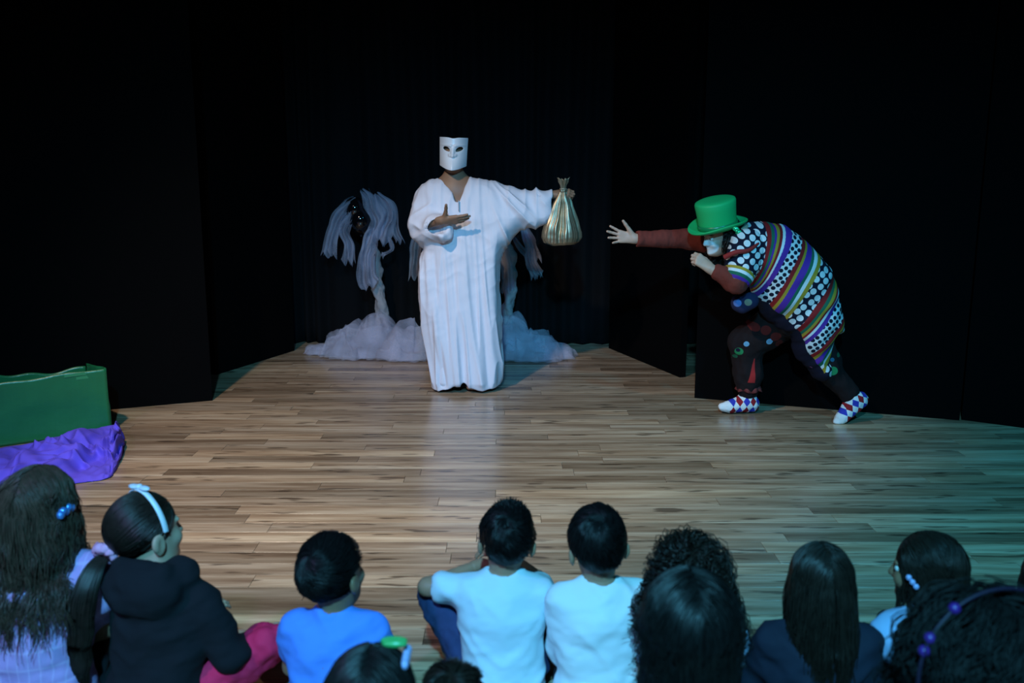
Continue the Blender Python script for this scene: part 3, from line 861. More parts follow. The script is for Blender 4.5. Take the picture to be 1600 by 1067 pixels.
M_wire = mat('black_wire', (.006, .006, .006), .6)
M_balloon = mat('black_balloon', (.004, .004, .005), .06, spec=.7)

def strip(root, pts, width, seed, layers=2, n=60, nw=16, wk=5.0):
    """a hanging tulle scarf: a gathered sheet following pts, with real folds across its width"""
    geos = []
    for l in range(layers):
        rg = np.random.default_rng(seed*10+l)
        C = spline(np.array(pts)+rg.normal(size=(len(pts), 3))*.008, n)
        t = np.linspace(0, 1, n); wd = width*(.35+.65*np.minimum(t*2.2, 1))*(1+.15*np.sin(t*7+l))
        u = np.linspace(-1, 1, nw)
        T = nrm(np.gradient(C, axis=0)); side = nrm(np.cross(T, A(0, 1, 0))+A(.0, 0, 0)); nn = np.cross(side, T)
        ph = rg.random()*6
        V = C[:, None]+side[:, None]*(u[None, :, None]*wd[:, None, None]*.5*(1-.25*np.sin(u[None, :, None]*wk+ph)**2))+nn[:, None]*(np.sin(u*wk+ph+t[:, None]*2.0)[..., None]*(width*.22))
        V = V+.012*np.stack([vnoise(V*9, seed), vnoise(V*9, seed+1), vnoise(V*9, seed+2)], -1)
        end = t[:, None]**12*.03*np.sin(u*6+ph); V[..., 2] += end
        geos.append((V.reshape(-1, 3), grid_faces(n, nw)))
    V, F = join(geos); return mk('tulle_scarf', V, F, M_tulle, root)
def heap(label, c, rx, ry, h, seed, lobes):
    """crumpled tulle: sheets gathered over each other, each with ridges and an irregular rim"""
    root = thing('tulle_heap', label, 'tulle', (c[0], c[1], 0), 'white tulle heaped around the trees')
    for i, (dx, dy, ax, ay, hh, sd) in enumerate(lobes):
        geos = []
        for l in range(5):
            nr, na = 44, 130; r = np.linspace(0, 1, nr)[:, None]; a = (np.arange(na)*2*pi/na)[None]
            rim = 1+.16*vnoise(np.stack([np.cos(a)*2.2, np.sin(a)*2.2, a*0+sd+l], -1), sd+l)
            x = dx+ax*rim*r*np.cos(a)*(1-.09*l); y = dy+ay*rim*r*np.sin(a)*(1-.09*l)
            dome = (1-r**2.4)**.75
            Pn = np.stack([x*4.2, y*4.2, x*0+l*3.3], -1)
            rdg = 1-np.abs(vnoise(Pn*1.6, sd+l*5))*2; rd2 = 1-np.abs(vnoise(Pn*3.1, sd+l*5+1))*2
            z = hh*(dome*(.52+.13*l)+(.24*rdg+.09*rd2)*np.minimum(dome*1.6, 1))+.006+.022*(r > .8)*np.abs(vnoise(Pn*3, sd))
            wob = .045*np.stack([vnoise(Pn*2.6, sd+21), vnoise(Pn*2.6, sd+22)], -1)
            V = np.stack([c[0]+x+wob[..., 0], c[1]+y+wob[..., 1], np.maximum(z, .003)], -1)
            geos.append((V.reshape(-1, 3), np.stack([np.stack([i_*na+np.arange(na), i_*na+(np.arange(na)+1) % na, (i_+1)*na+(np.arange(na)+1) % na, (i_+1)*na+np.arange(na)], -1) for i_ in range(nr-1)]).reshape(-1, 4)))
        V, F = join(geos); mk('gathered_sheet', V, F, M_tulle2, root)
    return root
def tree(label, q, trunk, scarves, balloons, branches):
    root = thing('prop_tree', label, 'prop tree', (q(*trunk[0][:2])[0], q(*trunk[0][:2])[1], 0), 'prop trees draped with tulle')
    pts = [(q(px, py), r) for px, py, r in trunk]
    pts[0] = (A(pts[0][0][0], pts[0][0][1], .02), pts[0][1])
    V, F = surf(chain(pts, k=.02), .008, 2); N = vnorm(V, F)
    x, y, z = V.T
    c = np.interp(z, [p[0][2] for p in pts], [p[0][0] for p in pts])
    an = np.arctan2(y-pts[0][0][1], x-c); V = V+N*(.008*np.sin(an*2+z*26+2*vnoise(V*9, 3))+.006*fbm(V*24, 4))[:, None]
    V[:, 2] = np.maximum(V[:, 2], .002)
    mk('trunk', V, F, M_wrap, root)
    for b in branches: mk('branch', *tubes(spline([q(*p) for p in b], 20)[None], .008, 6, .6), M_wire, root)
    for i, (pp, w, ly) in enumerate(scarves): strip(root, [q(*p) for p in pp], w, 5+i+int(trunk[0][0]), ly)
    for (px, py, r) in balloons:
        V, F = ball((0, 0, 0), (r*.93, r*.93, r), None, 32, 20)
        V[:, :2] *= (1-.18*np.clip(-V[:, 2:]/r, 0, 1)**2)
        c = q(px, py)+A(0, -.05, 0); b = mk('balloon', V+c, F, M_balloon, root)
        mk('knot', *ball(c+A(0, 0, -r*1.03), (.014, .014, .018)), M_balloon, b)
    return root
YT = fl(600, 545)[1]
qt = lambda px, py, dy=0.0: at(px, py, YT+dy)
tree('prop tree with tulle scarves on bare branches, left of the robed performer', qt,
     [(601, 512, .060), (597, 480, .050), (591, 450, .046), (588, 425, .048), (584, 400, .050), (578, 375, .040)],
     [([(558, 312, -.06), (545, 320, -.10), (530, 338, -.11), (520, 365, -.11), (515, 398, -.11)], .13, 2),
      ([(556, 314, -.08), (548, 335, -.12), (538, 360, -.14), (544, 385, -.14), (543, 409, -.14)], .11, 2),
      ([(568, 298, -.08), (577, 312, -.12), (584, 328, -.14), (590, 345, -.14), (588, 368, -.12)], .12, 2),
      ([(590, 302, -.06), (600, 318, -.1), (606, 335, -.12), (600, 360, -.12), (592, 378, -.12)], .15, 2),
      ([(595, 305, -.02), (610, 325, -.05), (617, 350, -.06), (623, 380, -.06)], .09, 1),
      ([(584, 360, -.12), (577, 375, -.15), (574, 400, -.16), (573, 430, -.16), (581, 445, -.16)], .15, 3),
      ([(600, 360, -.1), (611, 376, -.12), (608, 392, -.12), (600, 397, -.12)], .05, 1)],
     [(565, 344, .115), (556, 326, .10)],
     [[(578, 378), (572, 350), (566, 322), (556, 310)], [(580, 380), (586, 345), (584, 315), (576, 294)], [(580, 380), (598, 345), (602, 318), (594, 300)]])
heap('cloudy heap of white tulle around the foot of the left tree', fl(588, 556), .5, .3, .3, 3,
     [(-.20, .0, .26, .20, .24, 31), (.02, .02, .26, .22, .30, 37), (.28, -.10, .26, .20, .26, 41), (-.46, .08, .15, .12, .07, 43)])
YT2 = fl(800, 548)[1]
qt2 = lambda px, py, dy=0.0: at(px, py, YT2+dy)
tree('prop tree with tulle scarves half hidden behind the robed performer', qt2,
     [(793, 512, .046), (794, 480, .045), (797, 450, .050), (797, 425, .055), (795, 400, .055), (790, 378, .040)],
     [([(820, 352, -.06), (826, 370, -.1), (832, 390, -.1), (835, 408, -.1)], .10, 2),
      ([(822, 360, -.08), (828, 385, -.12), (832, 410, -.12), (841, 432, -.12)], .09, 2),
      ([(803, 368, -.06), (812, 385, -.1), (822, 402, -.1), (828, 418, -.1)], .06, 1),
      ([(790, 362, -.08), (788, 385, -.12), (792, 420, -.13), (795, 455, -.13)], .14, 1),
      ([(655, 352, -.02), (650, 380, -.04), (648, 405, -.04), (646, 432, -.04)], .10, 1)],
     [],
     [[(790, 380), (803, 360), (815, 350), (822, 348)], [(790, 380), (770, 340), (720, 330), (655, 350)]])
heap('cloudy heap of white tulle at the foot of the right tree, beside the robe', fl(812, 560), .5, .3, .3, 7,
     [(-.06, .0, .22, .20, .30, 51), (.13, -.02, .20, .18, .22, 57), (.30, .04, .17, .13, .10, 61)])

# ------------------------------------------------------------------ stooping clown
def patch_mat(name, base, discs, strips=()):
    """dark trousers with printed discs: (x, z, radius, colour)"""
    m = cloth(name, base, .9, .2, 20); t = NT(m)
    P = t.n('ShaderNodeSeparateXYZ'); t.l(t.pos(), P.inputs[0])
    src = t.b.inputs['Base Color'].links[0].from_socket
    for x, z, r, c in discs:
        d = t.math('SQRT', t.math('ADD', t.math('POWER', t.math('SUBTRACT', P.outputs[0], x), 2), t.math('POWER', t.math('SUBTRACT', P.outputs[2], z), 2)))
        src = t.mix(t.math('LESS_THAN', d, r), src, c)
    for (x0, z0, x1, z1, w0, w1, c) in strips:      # wedge stripe from (x0,z0) width w0 to (x1,z1) width w1
        k = t.math('DIVIDE', t.math('SUBTRACT', P.outputs[2], z0), z1-z0)
        xc = t.math('MULTIPLY_ADD', k, x1-x0, x0); hw = t.math('MULTIPLY_ADD', k, w1-w0, w0)
        d = t.math('ABSOLUTE', t.math('SUBTRACT', P.outputs[0], xc))
        f = t.math('MULTIPLY', t.math('LESS_THAN', d, hw), t.math('MULTIPLY', t.math('GREATER_THAN', k, 0), t.math('LESS_THAN', k, 1)))
        src = t.mix(f, src, c)
    t.color(src); return m
RED, GRN, MUS, WHT, PUR, NAV = (.30, .012, .014), (.012, .13, .075), (.42, .27, .03), (.74, .74, .76), (.10, .025, .30), (.006, .007, .024)
BANDS = ['D', RED, GRN, PUR, MUS, RED, WHT, PUR, 'B', RED, MUS, PUR, GRN, WHT, MUS, 'D', RED, GRN, MUS, RED, WHT, PUR, 'B', RED, MUS, PUR, GRN, WHT, MUS, 'D']
def dots(t, scale, rot, thr, off=(0, 0, 0)):
    v = t.n('ShaderNodeSeparateXYZ'); t.l(t.pos(), v.inputs[0])
    cb = t.n('ShaderNodeCombineXYZ'); t.l(v.outputs[0], cb.inputs[0]); t.l(v.outputs[2], cb.inputs[1])
    x = t.n('ShaderNodeTexVoronoi', voronoi_dimensions='2D', feature='F1'); x.inputs['Scale'].default_value = scale; x.inputs['Randomness'].default_value = .22
    t.l(t.mapv(cb.outputs[0], (1, 1, 1), off, (0, 0, rot)), x.inputs['Vector'])
    return t.math('LESS_THAN', x.outputs['Distance'], thr)
def band_mat(name, bands, hem=True):
    m = cloth(name, (.5, .5, .5), .8, .1); t = NT(m)
    n = len(bands); key = t.math('DIVIDE', t.attr('band'), float(n))
    stops = []; big = []; sml = []
    for i, b in enumerate(bands):
        stops.append((i/n, NAV if b == 'D' else (WHT if b == 'B' else b))); big.append((i/n, (1, 1, 1) if b == 'D' else (0, 0, 0))); sml.append((i/n, (1, 1, 1) if b == 'B' else (0, 0, 0)))
    c = t.ramp(key, stops, 'CONSTANT')
    c = t.mix(t.math('MULTIPLY', dots(t, 21.5, .9, .40), t.ramp(key, big, 'CONSTANT')), c, WHT)
    c = t.mix(t.math('MULTIPLY', dots(t, 33.0, .9, .38), t.ramp(key, sml, 'CONSTANT')), c, NAV)
    if hem:
        h = t.attr('hem'); c = t.mix(t.math('LESS_THAN', h, .052), c, NAV)
        c = t.mix(t.math('MULTIPLY', t.math('LESS_THAN', h, .040), t.math('MULTIPLY', t.math('GREATER_THAN', h, .016), dots(t, 11, .85, .14))), c, (.35, .10, .32))
    t.color(c); return m
def clown():
    Yc = fl(1250, 656)[1]-.02
    q = lambda px, py, dy=0.0: at(px, py, Yc+dy)
    z4 = lambda x, y: (1080+x/2.963, 320+y/2.963)          # enlarged crop to frame
    root = thing('person', 'clown in a green top hat and striped polka-dot smock, stooping and reaching out', 'person', (q(1240, 600)[0], Yc, 0))
    # --- skeleton
    Hc = q(1125, 368, -.02); f = nrm(A(-.92, -.30, -.22)); Mh = frame_from(f, A(-.18, -.14, 1))
    hp, H = head_prims(Hc, Mh, 1.0)
    nb = q(1160, 378, .0)
    sN = q(1168, 392, -.16); eN = q(1150, 440, -.24); wN = q(1110, 420, -.22)
    sF = q(1150, 385, .17); eF = q(1078, 373, .22); wF = q(992, 373, .14)
    pel = q(1250, 470)
    body = [RC(Hc+Mh@A(0, -.03, -.06), nb, .055, .062, k=.03), RC(nb, q(1200, 408), .11, .135, k=.05), RC(q(1200, 408), pel, .135, .14, k=.05), RC(sN, sF, .065, .065, k=.05)]
    body += chain([(sN, .055), (eN, .043), (wN, .030)], k=.03)+chain([(sF, .055), (eF, .043), (wF, .029)], k=.03)
    kF = q(1180, 542, .05); aF = q(1186, 612, -.08); kB = q(1290, 570, .0); aB = fl(1336, 652)+A(0, -.0, .20)
    hF = q(1232, 492, .09); hB = q(1255, 492, -.02)
    aF = A(aF[0], fl(1180, 645)[1], .085); kF[1] = aF[1]+.02
    aB = at(1334, 624, fl(1312, 662)[1]+.03)
    body += chain([(hF, .09), (kF, .062), (aF, .040)], k=.03)+chain([(hB, .09), (kB, .062), (aB, .040)], k=.03)
    dF = A(-1, -.12, 0); body += foot_prims(aF, dF, .84, False)
    dB = nrm(A(-.76, -.16, -.60)); upB = nrm(np.cross(np.cross(dB, A(-.6, -.1, .8)), dB)); body += foot_prims(aB, dB, .84, False, upB)
    parts = [surf(body, .009, 2), surf(hp+[RC(Hc+Mh@A(0, -.03, -.06), nb, .055, .062, k=.03)], .0045, 2)]
    parts.append(surf(hand_prims(wF, A(-1, -.10, .16), A(-.25, -.9, .1), A(-.3, 0, 1), 1.02, (.05, .12, .16, .25), .34, (.80, .1, .0), .2)+[RC(wF+(eF-wF)*.2, wF, .031, .029)], .0036, 1))
    parts.append(surf(hand_prims(wN, A(-.72, .1, .55), A(.1, .8, -.55), A(-.3, -.2, .9), 1.0, (1.0, 1.05, 1.1, 1.1), .03, (.6, .7, .5), .6)+[RC(wN+(eN-wN)*.2, wN, .031, .029)], .0036, 1))
    V, F = join(parts); b = mk('body', V, F, M_clownskin, root)
    # white face paint round mouth and cheeks: painted where the skin is, stored per vertex
    Lh = (V-Hc)@Mh
    dpt = np.sqrt(((Lh[:, 0])/.062)**2+((Lh[:, 1]-.075)/.06)**2+((Lh[:, 2]+.042)/.050)**2)
    setattr_(b, 'paint', np.clip((1.05-dpt)/.12, 0, 1))
    eyes(H, Mh, 1.0, root, None)
    # --- trousers
    tp = [EL(pel+A(.0, 0, -.04), (.17, .17, .17), k=.05)]+chain([(hF, .125), (kF+A(-.01, 0, .0), .105), (kF+(aF-kF)*.55, .088), (aF+A(0.005, 0, .055), .062)], k=.05)
    tp += chain([(hB, .11), (kB, .085), (aB+(kB-aB)*.18, .062)], k=.05)
    V, F = surf(tp, .0085, 2); N = vnorm(V, F)
    V = V+N*(.010*fbm(np.stack([V[:, 0]*14, V[:, 1]*14, V[:, 2]*9], -1), 4, 3))[:, None]
    D = []
    G, LB = (.02, .22, .08), (.16, .36, .55)
    for (cx, cy, r, c) in ((255, 560, 11, G), (245, 597, 22, G), (243, 593, 8, (.05, .06, .25)), (262, 712, 17, G), (258, 706, 9, NAV), (292, 672, 12, LB), (250, 740, 9, (.01, .10, .05)), (655, 718, 9, (.03, .12, .2)), (658, 770, 20, G), (690, 700, 10, (.01, .10, .05)), (395, 655, 14, LB), (310, 520, 24, (.01, .07, .03)), (330, 590, 20, (.14, .012, .010)), (375, 600, 22, (.14, .012, .010)), (420, 630, 22, (.12, .012, .010)), (445, 665, 18, (.10, .012, .01))):
        p = q(*z4(cx, cy), -.10); D.append((p[0], p[2], r/2.963/250, c))
    s0, s1 = q(*z4(318, 860), -.1), q(*z4(335, 745), -.1)
    tr = mk('trousers', V, F, patch_mat('clown_trousers', (.012, .006, .007), D, [(s0[0], s0[2], s1[0], s1[2], .022, .003, (.36, .02, .02))]), root)
    # frilled red cuff
    th = np.linspace(0, 2*pi, 60); cz = aF[2]+.072
    geos = []
    ring0 = np.stack([aF[0]+.006+.060*np.cos(th), aF[1]+.060*np.sin(th), cz+.03+0*th], -1); ring1 = np.stack([aF[0]+.006+(.078+.008*np.sin(9*th))*np.cos(th), aF[1]+(.078+.008*np.sin(9*th))*np.sin(th), cz-.008+.006*np.sin(5*th)], -1)
    o = mk('cuff', np.stack([ring0, (ring0+ring1)/2+A(0, 0, .004), ring1], 1).reshape(-1, 3), grid_faces(60, 3), mat('red_trim', (.16, .02, .018), .8), tr); solidify(o, .003, 0)
    # --- socks
    for an, d, up, kn in ((aF, dF, A(0, 0, 1), kF), (aB, dB, upB, kB)):
        d = nrm(d); b2 = nrm(np.cross(d, up)); g = an-up*.07*.95; s = .95
        pr = [RC(an+(kn-an)*.17, an, .046, .046, k=.03), RC(an, g+(up*.037-d*.035)*s, .045*s, .042*s, k=.03), RC(g+(up*.038-d*.035)*s, g+(up*.034+d*.06)*s, .040*s, .042*s, k=.03), RC(g+up*.055*s, g+(up*.028+d*.13)*s, .045*s, .031*s, k=.04), RC(g+(up*.03+d*.12-b2*.012)*s, g+(up*.026+d*.17)*s, .036*s, .026*s, k=.03)]
        V, F = surf(pr, .006, 2); N = vnorm(V, F); V = V+N*(.003*fbm(V*40, 3, 2))[:, None]
        V[:, 2] = np.maximum(V[:, 2], .002)
        so = mk('sock', V, F, M_sock, root)
        rel = V-an; al = rel@d; hi = rel@up
        leg = np.clip((hi+.02)/.05, 0, 1)
        setattr_(so, 'su', al*(1-.0*leg)); setattr_(so, 'sv', hi)
    # --- extended sleeve and lower sleeve of the bent arm
    V, F = surf(chain([(sF, .080), (eF, .062), (eF+(wF-eF)*.93, .047)], k=.03)+[EL(wF+A(-.012, 0, 0), (.04, .05, .05), None, 's', .004)], .007, 2); N = vnorm(V, F)
    V = V+N*(.004*fbm(np.stack([V[:, 0]*30, V[:, 1]*10, V[:, 2]*14], -1), 6))[:, None]
    mk('undershirt_sleeve', V, F, M_rust, root)
    V, F = surf(chain([(sN+(eN-sN)*.4, .066), (eN, .062), (eN+(wN-eN)*.7, .046)], k=.04), .007, 2); N = vnorm(V, F)
    V = V+N*(.004*fbm(V*24, 7))[:, None]; mk('undershirt_sleeve', V, F, M_rust, root)
    # --- smock
    out = [z4(*p) for p in [(320, 500), (380, 545), (440, 592), (478, 690), (555, 790), (598, 818), (640, 790), (648, 655), (662, 602), (702, 584), (684, 420), (640, 290), (575, 212), (500, 142), (430, 96), (345, 76), (275, 76), (232, 105), (210, 170), (175, 230), (190, 290), (262, 330), (280, 380), (290, 430)]]
    poly = [tuple(q(*p)[[0, 2]]) for p in out]
    zlow = q(1280, 560)[2]; ztop = q(1200, 350)[2]
    def R(x, z):
        t = np.clip((z-zlow)/(ztop-zlow), 0, 1); return .17+.05*np.minimum(t*1.6, 1)
    P = [PUFF(poly, Yc, R, rim=.16)]
    V, F = surf(P, .0078, 2); N = vnorm(V, F)
    x, y, z = V.T
    # band coordinates: rulings from the front edge to the back edge
    FB = [((215, 215), (255, 76)), ((274, 345), (322, 76)), ((279, 358), (343, 80)), ((282, 366), (362, 84)), ((284, 372), (370, 88)), ((286, 380), (387, 92)), ((287, 388), (401, 96)), ((288, 396), (414, 101)), ((290, 418), (440, 112)), ((318, 470), (492, 140)),
          ((332, 480), (507, 150)), ((343, 488), (516, 158)), ((366, 503), (540, 178)), ((378, 512), (549, 188)), ((388, 520), (562, 198)), ((400, 530), (577, 212)), ((440, 572), (640, 288)), ((455, 590), (650, 310)), ((465, 600), (656, 325)), ((472, 608), (660, 340)),
          ((477, 616), (664, 352)), ((480, 626), (668, 366)), ((482, 645), (672, 400)), ((500, 695), (692, 490)), ((515, 708), (694, 505)), ((525, 716), (696, 515)), ((545, 732), (698, 540)), ((556, 742), (700, 552)), ((566, 752), (701, 562)), ((578, 765), (702, 580)), ((606, 812), (706, 650))]
    fr = np.array([q(*z4(*a))[[0, 2]] for a, _ in FB]); bk = np.array([q(*z4(*b_))[[0, 2]] for _, b_ in FB])
    k = np.linspace(0, len(FB)-1, 900); ki = np.arange(len(FB))
    Fx = np.stack([np.interp(k, ki, fr[:, j]) for j in (0, 1)], 1); Bx = np.stack([np.interp(k, ki, bk[:, j]) for j in (0, 1)], 1)
    dirv = Bx-Fx; nv_ = np.stack([-dirv[:, 1], dirv[:, 0]], 1); nv_ /= np.linalg.norm(nv_, axis=1, keepdims=True)
    dist = (V[:, [0, 2]]@nv_.T)-(nv_*Fx).sum(1)[None]
    # the sign changes once along k: count how many rulings lie above the point
    sgn = np.sign(dist[:, 0:1]*0+1)
    above = (dist > 0) if np.median(dist[:, -1]) > np.median(dist[:, 0]) else (dist < 0)
    cnt = above.sum(1)
    band = (len(FB)-1)*(1-cnt/len(k)) if above[:, 0].mean() < above[:, -1].mean() and False else None
    # robust: nearest zero crossing
    bi = np.abs(dist).argmin(1); band = k[bi]
    hp_ = np.array([q(*z4(*p))[[0, 2]] for p in [(300, 470), (320, 500), (380, 545), (440, 592), (478, 690), (555, 790), (598, 818)]])
    dd = np.full(len(V), 9.0)
    for a, b_ in zip(hp_[:-1], hp_[1:]):
        e = b_-a; t = np.clip(((V[:, [0, 2]]-a)@e)/(e@e), 0, 1); dd = np.minimum(dd, np.linalg.norm(V[:, [0, 2]]-(a+t[:, None]*e), axis=1))
    low = np.clip((q(1200, 400)[2]-z)/.4, 0, 1)
    fold = vnoise(np.stack([(x+z)*3.0, y*4, (x-z)*12], -1), 9)+.5*vnoise(np.stack([(x+z)*5, y*6, (x-z)*24], -1), 10)
    V = V+N*((.006+.012*low)*fold)[:, None]; V = lap(V, F, .4)
    sm = mk('smock', V, F, band_mat('smock_print', BANDS), root); setattr_(sm, 'band', band); setattr_(sm, 'hem', dd)
    # rear tail of the smock
    # short sleeve
    SL = ['D']*11+[MUS, WHT, GRN, PUR, MUS]
    d = nrm(eN-sN); e2 = sN+(eN-sN)*.80
    V, F = surf(chain([(sN+A(.0, .02, .02), .105), (e2, .088)], k=.03)+[EL(e2+d*.085, (.078, .078, .05), None, 's', .006)], .007, 2); N = vnorm(V, F)
    t = np.clip(((V-sN)@d+.06)/(np.linalg.norm(e2-sN)+.13), 0, .999)
    V = V+N*(.005*fbm(V*18, 5))[:, None]
    sl = mk('sleeve', V, F, band_mat('sleeve_print', SL, False), root); setattr_(sl, 'band', t*len(SL))
    # red neckerchief
    sc = spline([q(1132, 402, -.25), q(1150, 394, -.28), q(1170, 391, -.27), q(1185, 380, -.22)], 24)
    V, F = tubes(sc[None], .015, 10, .5); mk('neck_scarf', V, F, mat('red_scarf', (.32, .015, .012), .8), root)
    # tail of small pouch at the waist
    mk('belt_pouch', *surf([RC(q(1160, 478, -.12), q(1172, 470, -.14), .045, .05, k=.02), EL(q(1150, 473, -.12), (.03, .04, .045), k=.02)], .007, 1), patch_mat('pouch_cloth', (.02, .02, .06), [(q(1150, 472, -.12)[0], q(1150, 472, -.12)[2], .022, (.10, .16, .40)), (q(1165, 470, -.12)[0], q(1165, 470, -.12)[2], .020, (.25, .22, .16))]), root)
    # --- hair
    rg = np.random.default_rng(31)
    msk = lambda n: (n[:, 2] < .35) & (n[:, 2] > -.75) & (n[:, 1] < .38)
    Pn = strands(rg, 1300, Hc, Mh, 1.0, msk, flow_down(.8), 16, .10, .45, .015, lambda n: n[:, 2] < -.25, (), 0, 1, .3, .08, .01, A(.25, -.1, 0), .020, .9)
    hair_obj(root, [tubes(Pn, .0026), cap_geo(Hc, Mh, 1.0, lambda n: (n[:, 2] > -.6) & ((n[:, 1] < .1) | (n[:, 2] > .35)), .96)], M_hairb)
    # --- hat
    up = nrm(A(-.20, -.20, 1)); Mt = frame_from(nrm(Mh[:, 1]-up*(Mh[:, 1]@up)), up); Bc = q(1122, 356, -.03)
    hat = bpy.data.objects.new('top_hat', None); COL.objects.link(hat); hat.parent = root; hat.location = tuple(Bc-wloc(root)); hat['label'] = 'bright green top hat'
    def put(V): V = V.copy(); V[:, 0] *= .92; V[:, 1] *= 1.06; return V@Mt.T+Bc
    cr = lathe([(.0, .172), (.06, .1725), (.100, .170), (.112, .165), (.116, .155), (.113, .12), (.109, .07), (.108, .03), (.110, .008)], 64)
    mk('crown', put(cr[0]), cr[1], M_hat, hat)
    br = lathe([(.104, .004), (.112, .002), (.130, .0), (.150, .001), (.163, .005), (.169, .012), (.168, .018), (.160, .014), (.148, .009), (.130, .007), (.108, .010)], 64)
    Vb = br[0].copy(); an = np.arctan2(Vb[:, 1], Vb[:, 0]); rr = np.hypot(Vb[:, 0], Vb[:, 1])
    Vb[:, 2] += .030*np.cos(an)**2*np.clip((rr-.11)/.06, 0, 1)**1.3
    mk('brim', put(Vb), br[1], M_hat, hat)
    bd = lathe([(.1095, .010), (.1135, .012), (.1140, .024), (.1135, .036), (.1095, .038)], 64); mk('hat_band', put(bd[0]), bd[1], M_hatband, hat)
    # shiny green bow hanging beside the brim
    bw = mk('ribbon_bow', *join([ball(q(1150, 358, -.17), (.020, .008, .014), frame_from(A(.2, 1, 0), A(.3, 0, 1))), ball(q(1154, 363, -.17), (.018, .008, .012), frame_from(A(.2, 1, 0), A(-.3, 0, 1))), ball(q(1151, 361, -.18), (.009, .009, .009))]), M_bow, root)
M_clownskin = skin('clown_skin', (.50, .31, .22))
def _p():
    t = NT(M_clownskin); src = t.b.inputs['Base Color'].links[0].from_socket
    t.color(t.mix(t.attr('paint'), src, (.78, .78, .78)))
_p()
def sockmat():
    m = cloth('harlequin_sock', (.75, .76, .78), .85, .05); t = NT(m)
    u, v = t.attr('su'), t.attr('sv')
    a = t.math('ADD', t.math('MULTIPLY', u, 24.0), t.math('MULTIPLY', v, 16.0)); b = t.math('SUBTRACT', t.math('MULTIPLY', u, 24.0), t.math('MULTIPLY', v, 16.0))
    fa, fb = t.math('FLOOR', a), t.math('FLOOR', b)
    even = t.math('LESS_THAN', t.math('FLOORED_MODULO', t.math('ADD', fa, fb), 2.0), .5)
    alt = t.math('LESS_THAN', t.math('FLOORED_MODULO', fa, 2.0), .5)
    src = t.b.inputs['Base Color'].links[0].from_socket
    dia = t.mix(alt, (.32, .012, .02), (.035, .045, .42))
    toe = t.math('LESS_THAN', u, .125)
    t.color(t.mix(t.math('MULTIPLY', even, toe), src, dia)); return m
M_sock = sockmat()
M_rust = cloth('rust_knit', (.17, .030, .020), .9, .2, 25)
M_hat = mat('green_felt', (.012, .46, .13), .55, spec=.4)
M_hatband = mat('green_band', (.006, .22, .07), .3)
M_bow = mat('green_foil', (.02, .5, .2), .2, .3)
clown()

# ------------------------------------------------------------------ green box and purple cloth
def green_box():
    pr = fl(174, 676); Rr = pr[:2]
    root = thing('cardboard_box', 'large open cardboard box painted green, at the left of the stage', 'box', (pr[0], pr[1], 0))
    d = nrm(A(-1, -.55)); n = A(d[1], -d[0]); n = n if n[1] > 0 else -n
    L, D = .95, .28
    ztr = at(171, 575, pr[1])[2]
    def panel(a, b, ztop, name, th=.007, mat_=None, seed=0, nx=60, nz=24):
        a = np.asarray(a); b = np.asarray(b); t = np.linspace(0, 1, nx)[:, None]; v = np.linspace(0, 1, nz)[None]
        zt = ztop(t)
        P = a+(b-a)*t; e = nrm(b-a); nn = A(-e[1], e[0])
        wob = .006*vnoise(np.stack([t*5+0*v, v*3+0*t, 0*t*v+seed], -1), seed)+.010*np.sin(t*9+seed)*v**3*.5
        X = np.stack([P[:, 0][:, None]+nn[0]*wob, P[:, 1][:, None]+nn[1]*wob, .003+(zt-.003)*v], -1)
        o = mk(name, X.reshape(-1, 3), grid_faces(nx, nz), mat_ or M_box, root); solidify(o, th, 0); return o
    c0 = Rr; c1 = Rr+d*L; c2 = c1+n*D; c3 = Rr+n*D*.9+A(-.10, .0)
    sag = lambda t: ztr-.035*np.clip((t-.05)/.6, 0, 1)**1.2-.004*np.sin(t*20)
    panel(c0, c1, sag, 'front_panel', seed=1)
    panel(c0+n*.008, c3, lambda t: ztr-.02*t, 'side_panel', seed=2, nx=20)
    panel(c3, c2, lambda t: ztr-.035-.02*np.sin(t*6)+.008*np.sin(t*23), 'back_panel', seed=3)
    panel(c2, c1, lambda t: ztr-.06+0*t, 'side_panel', seed=4, nx=20)
    # tape strips near the top corner
    e = d
    for k, (x0, x1, z) in enumerate(((.0, .16, -.035), (.02, .22, -.012))):
        nx = 20; t = np.linspace(x0, x1, nx)
        P = np.array([[*(Rr+e*q_-n*.0085), ztr+z-.05*q_+dz] for q_ in t for dz in (-.008, .008)])
        mk('tape', P, grid_faces(nx, 2), M_tape, root)
    dent = at(34, 676, fl(34, 700)[1]+.2)
def boxmat():
    m = mat('green_painted_card', (.012, .15, .055), .33, spec=.5); t = NT(m)
    n = t.noise(t.pos(), 3.5, 4); f = t.noise(t.mapv(t.pos(), (60, 60, 2)), 1, 2)
    c = t.mix(n, (.010, .125, .046), (.016, .19, .066)); c = t.mix(t.math('MULTIPLY', f, .25), c, (.006, .09, .03)); t.color(c); t.bump(t.noise(t.pos(), 9, 4), .25, .02); return m
M_box = boxmat(); M_tape = mat('glossy_green_tape', (.03, .24, .10), .12)
green_box()
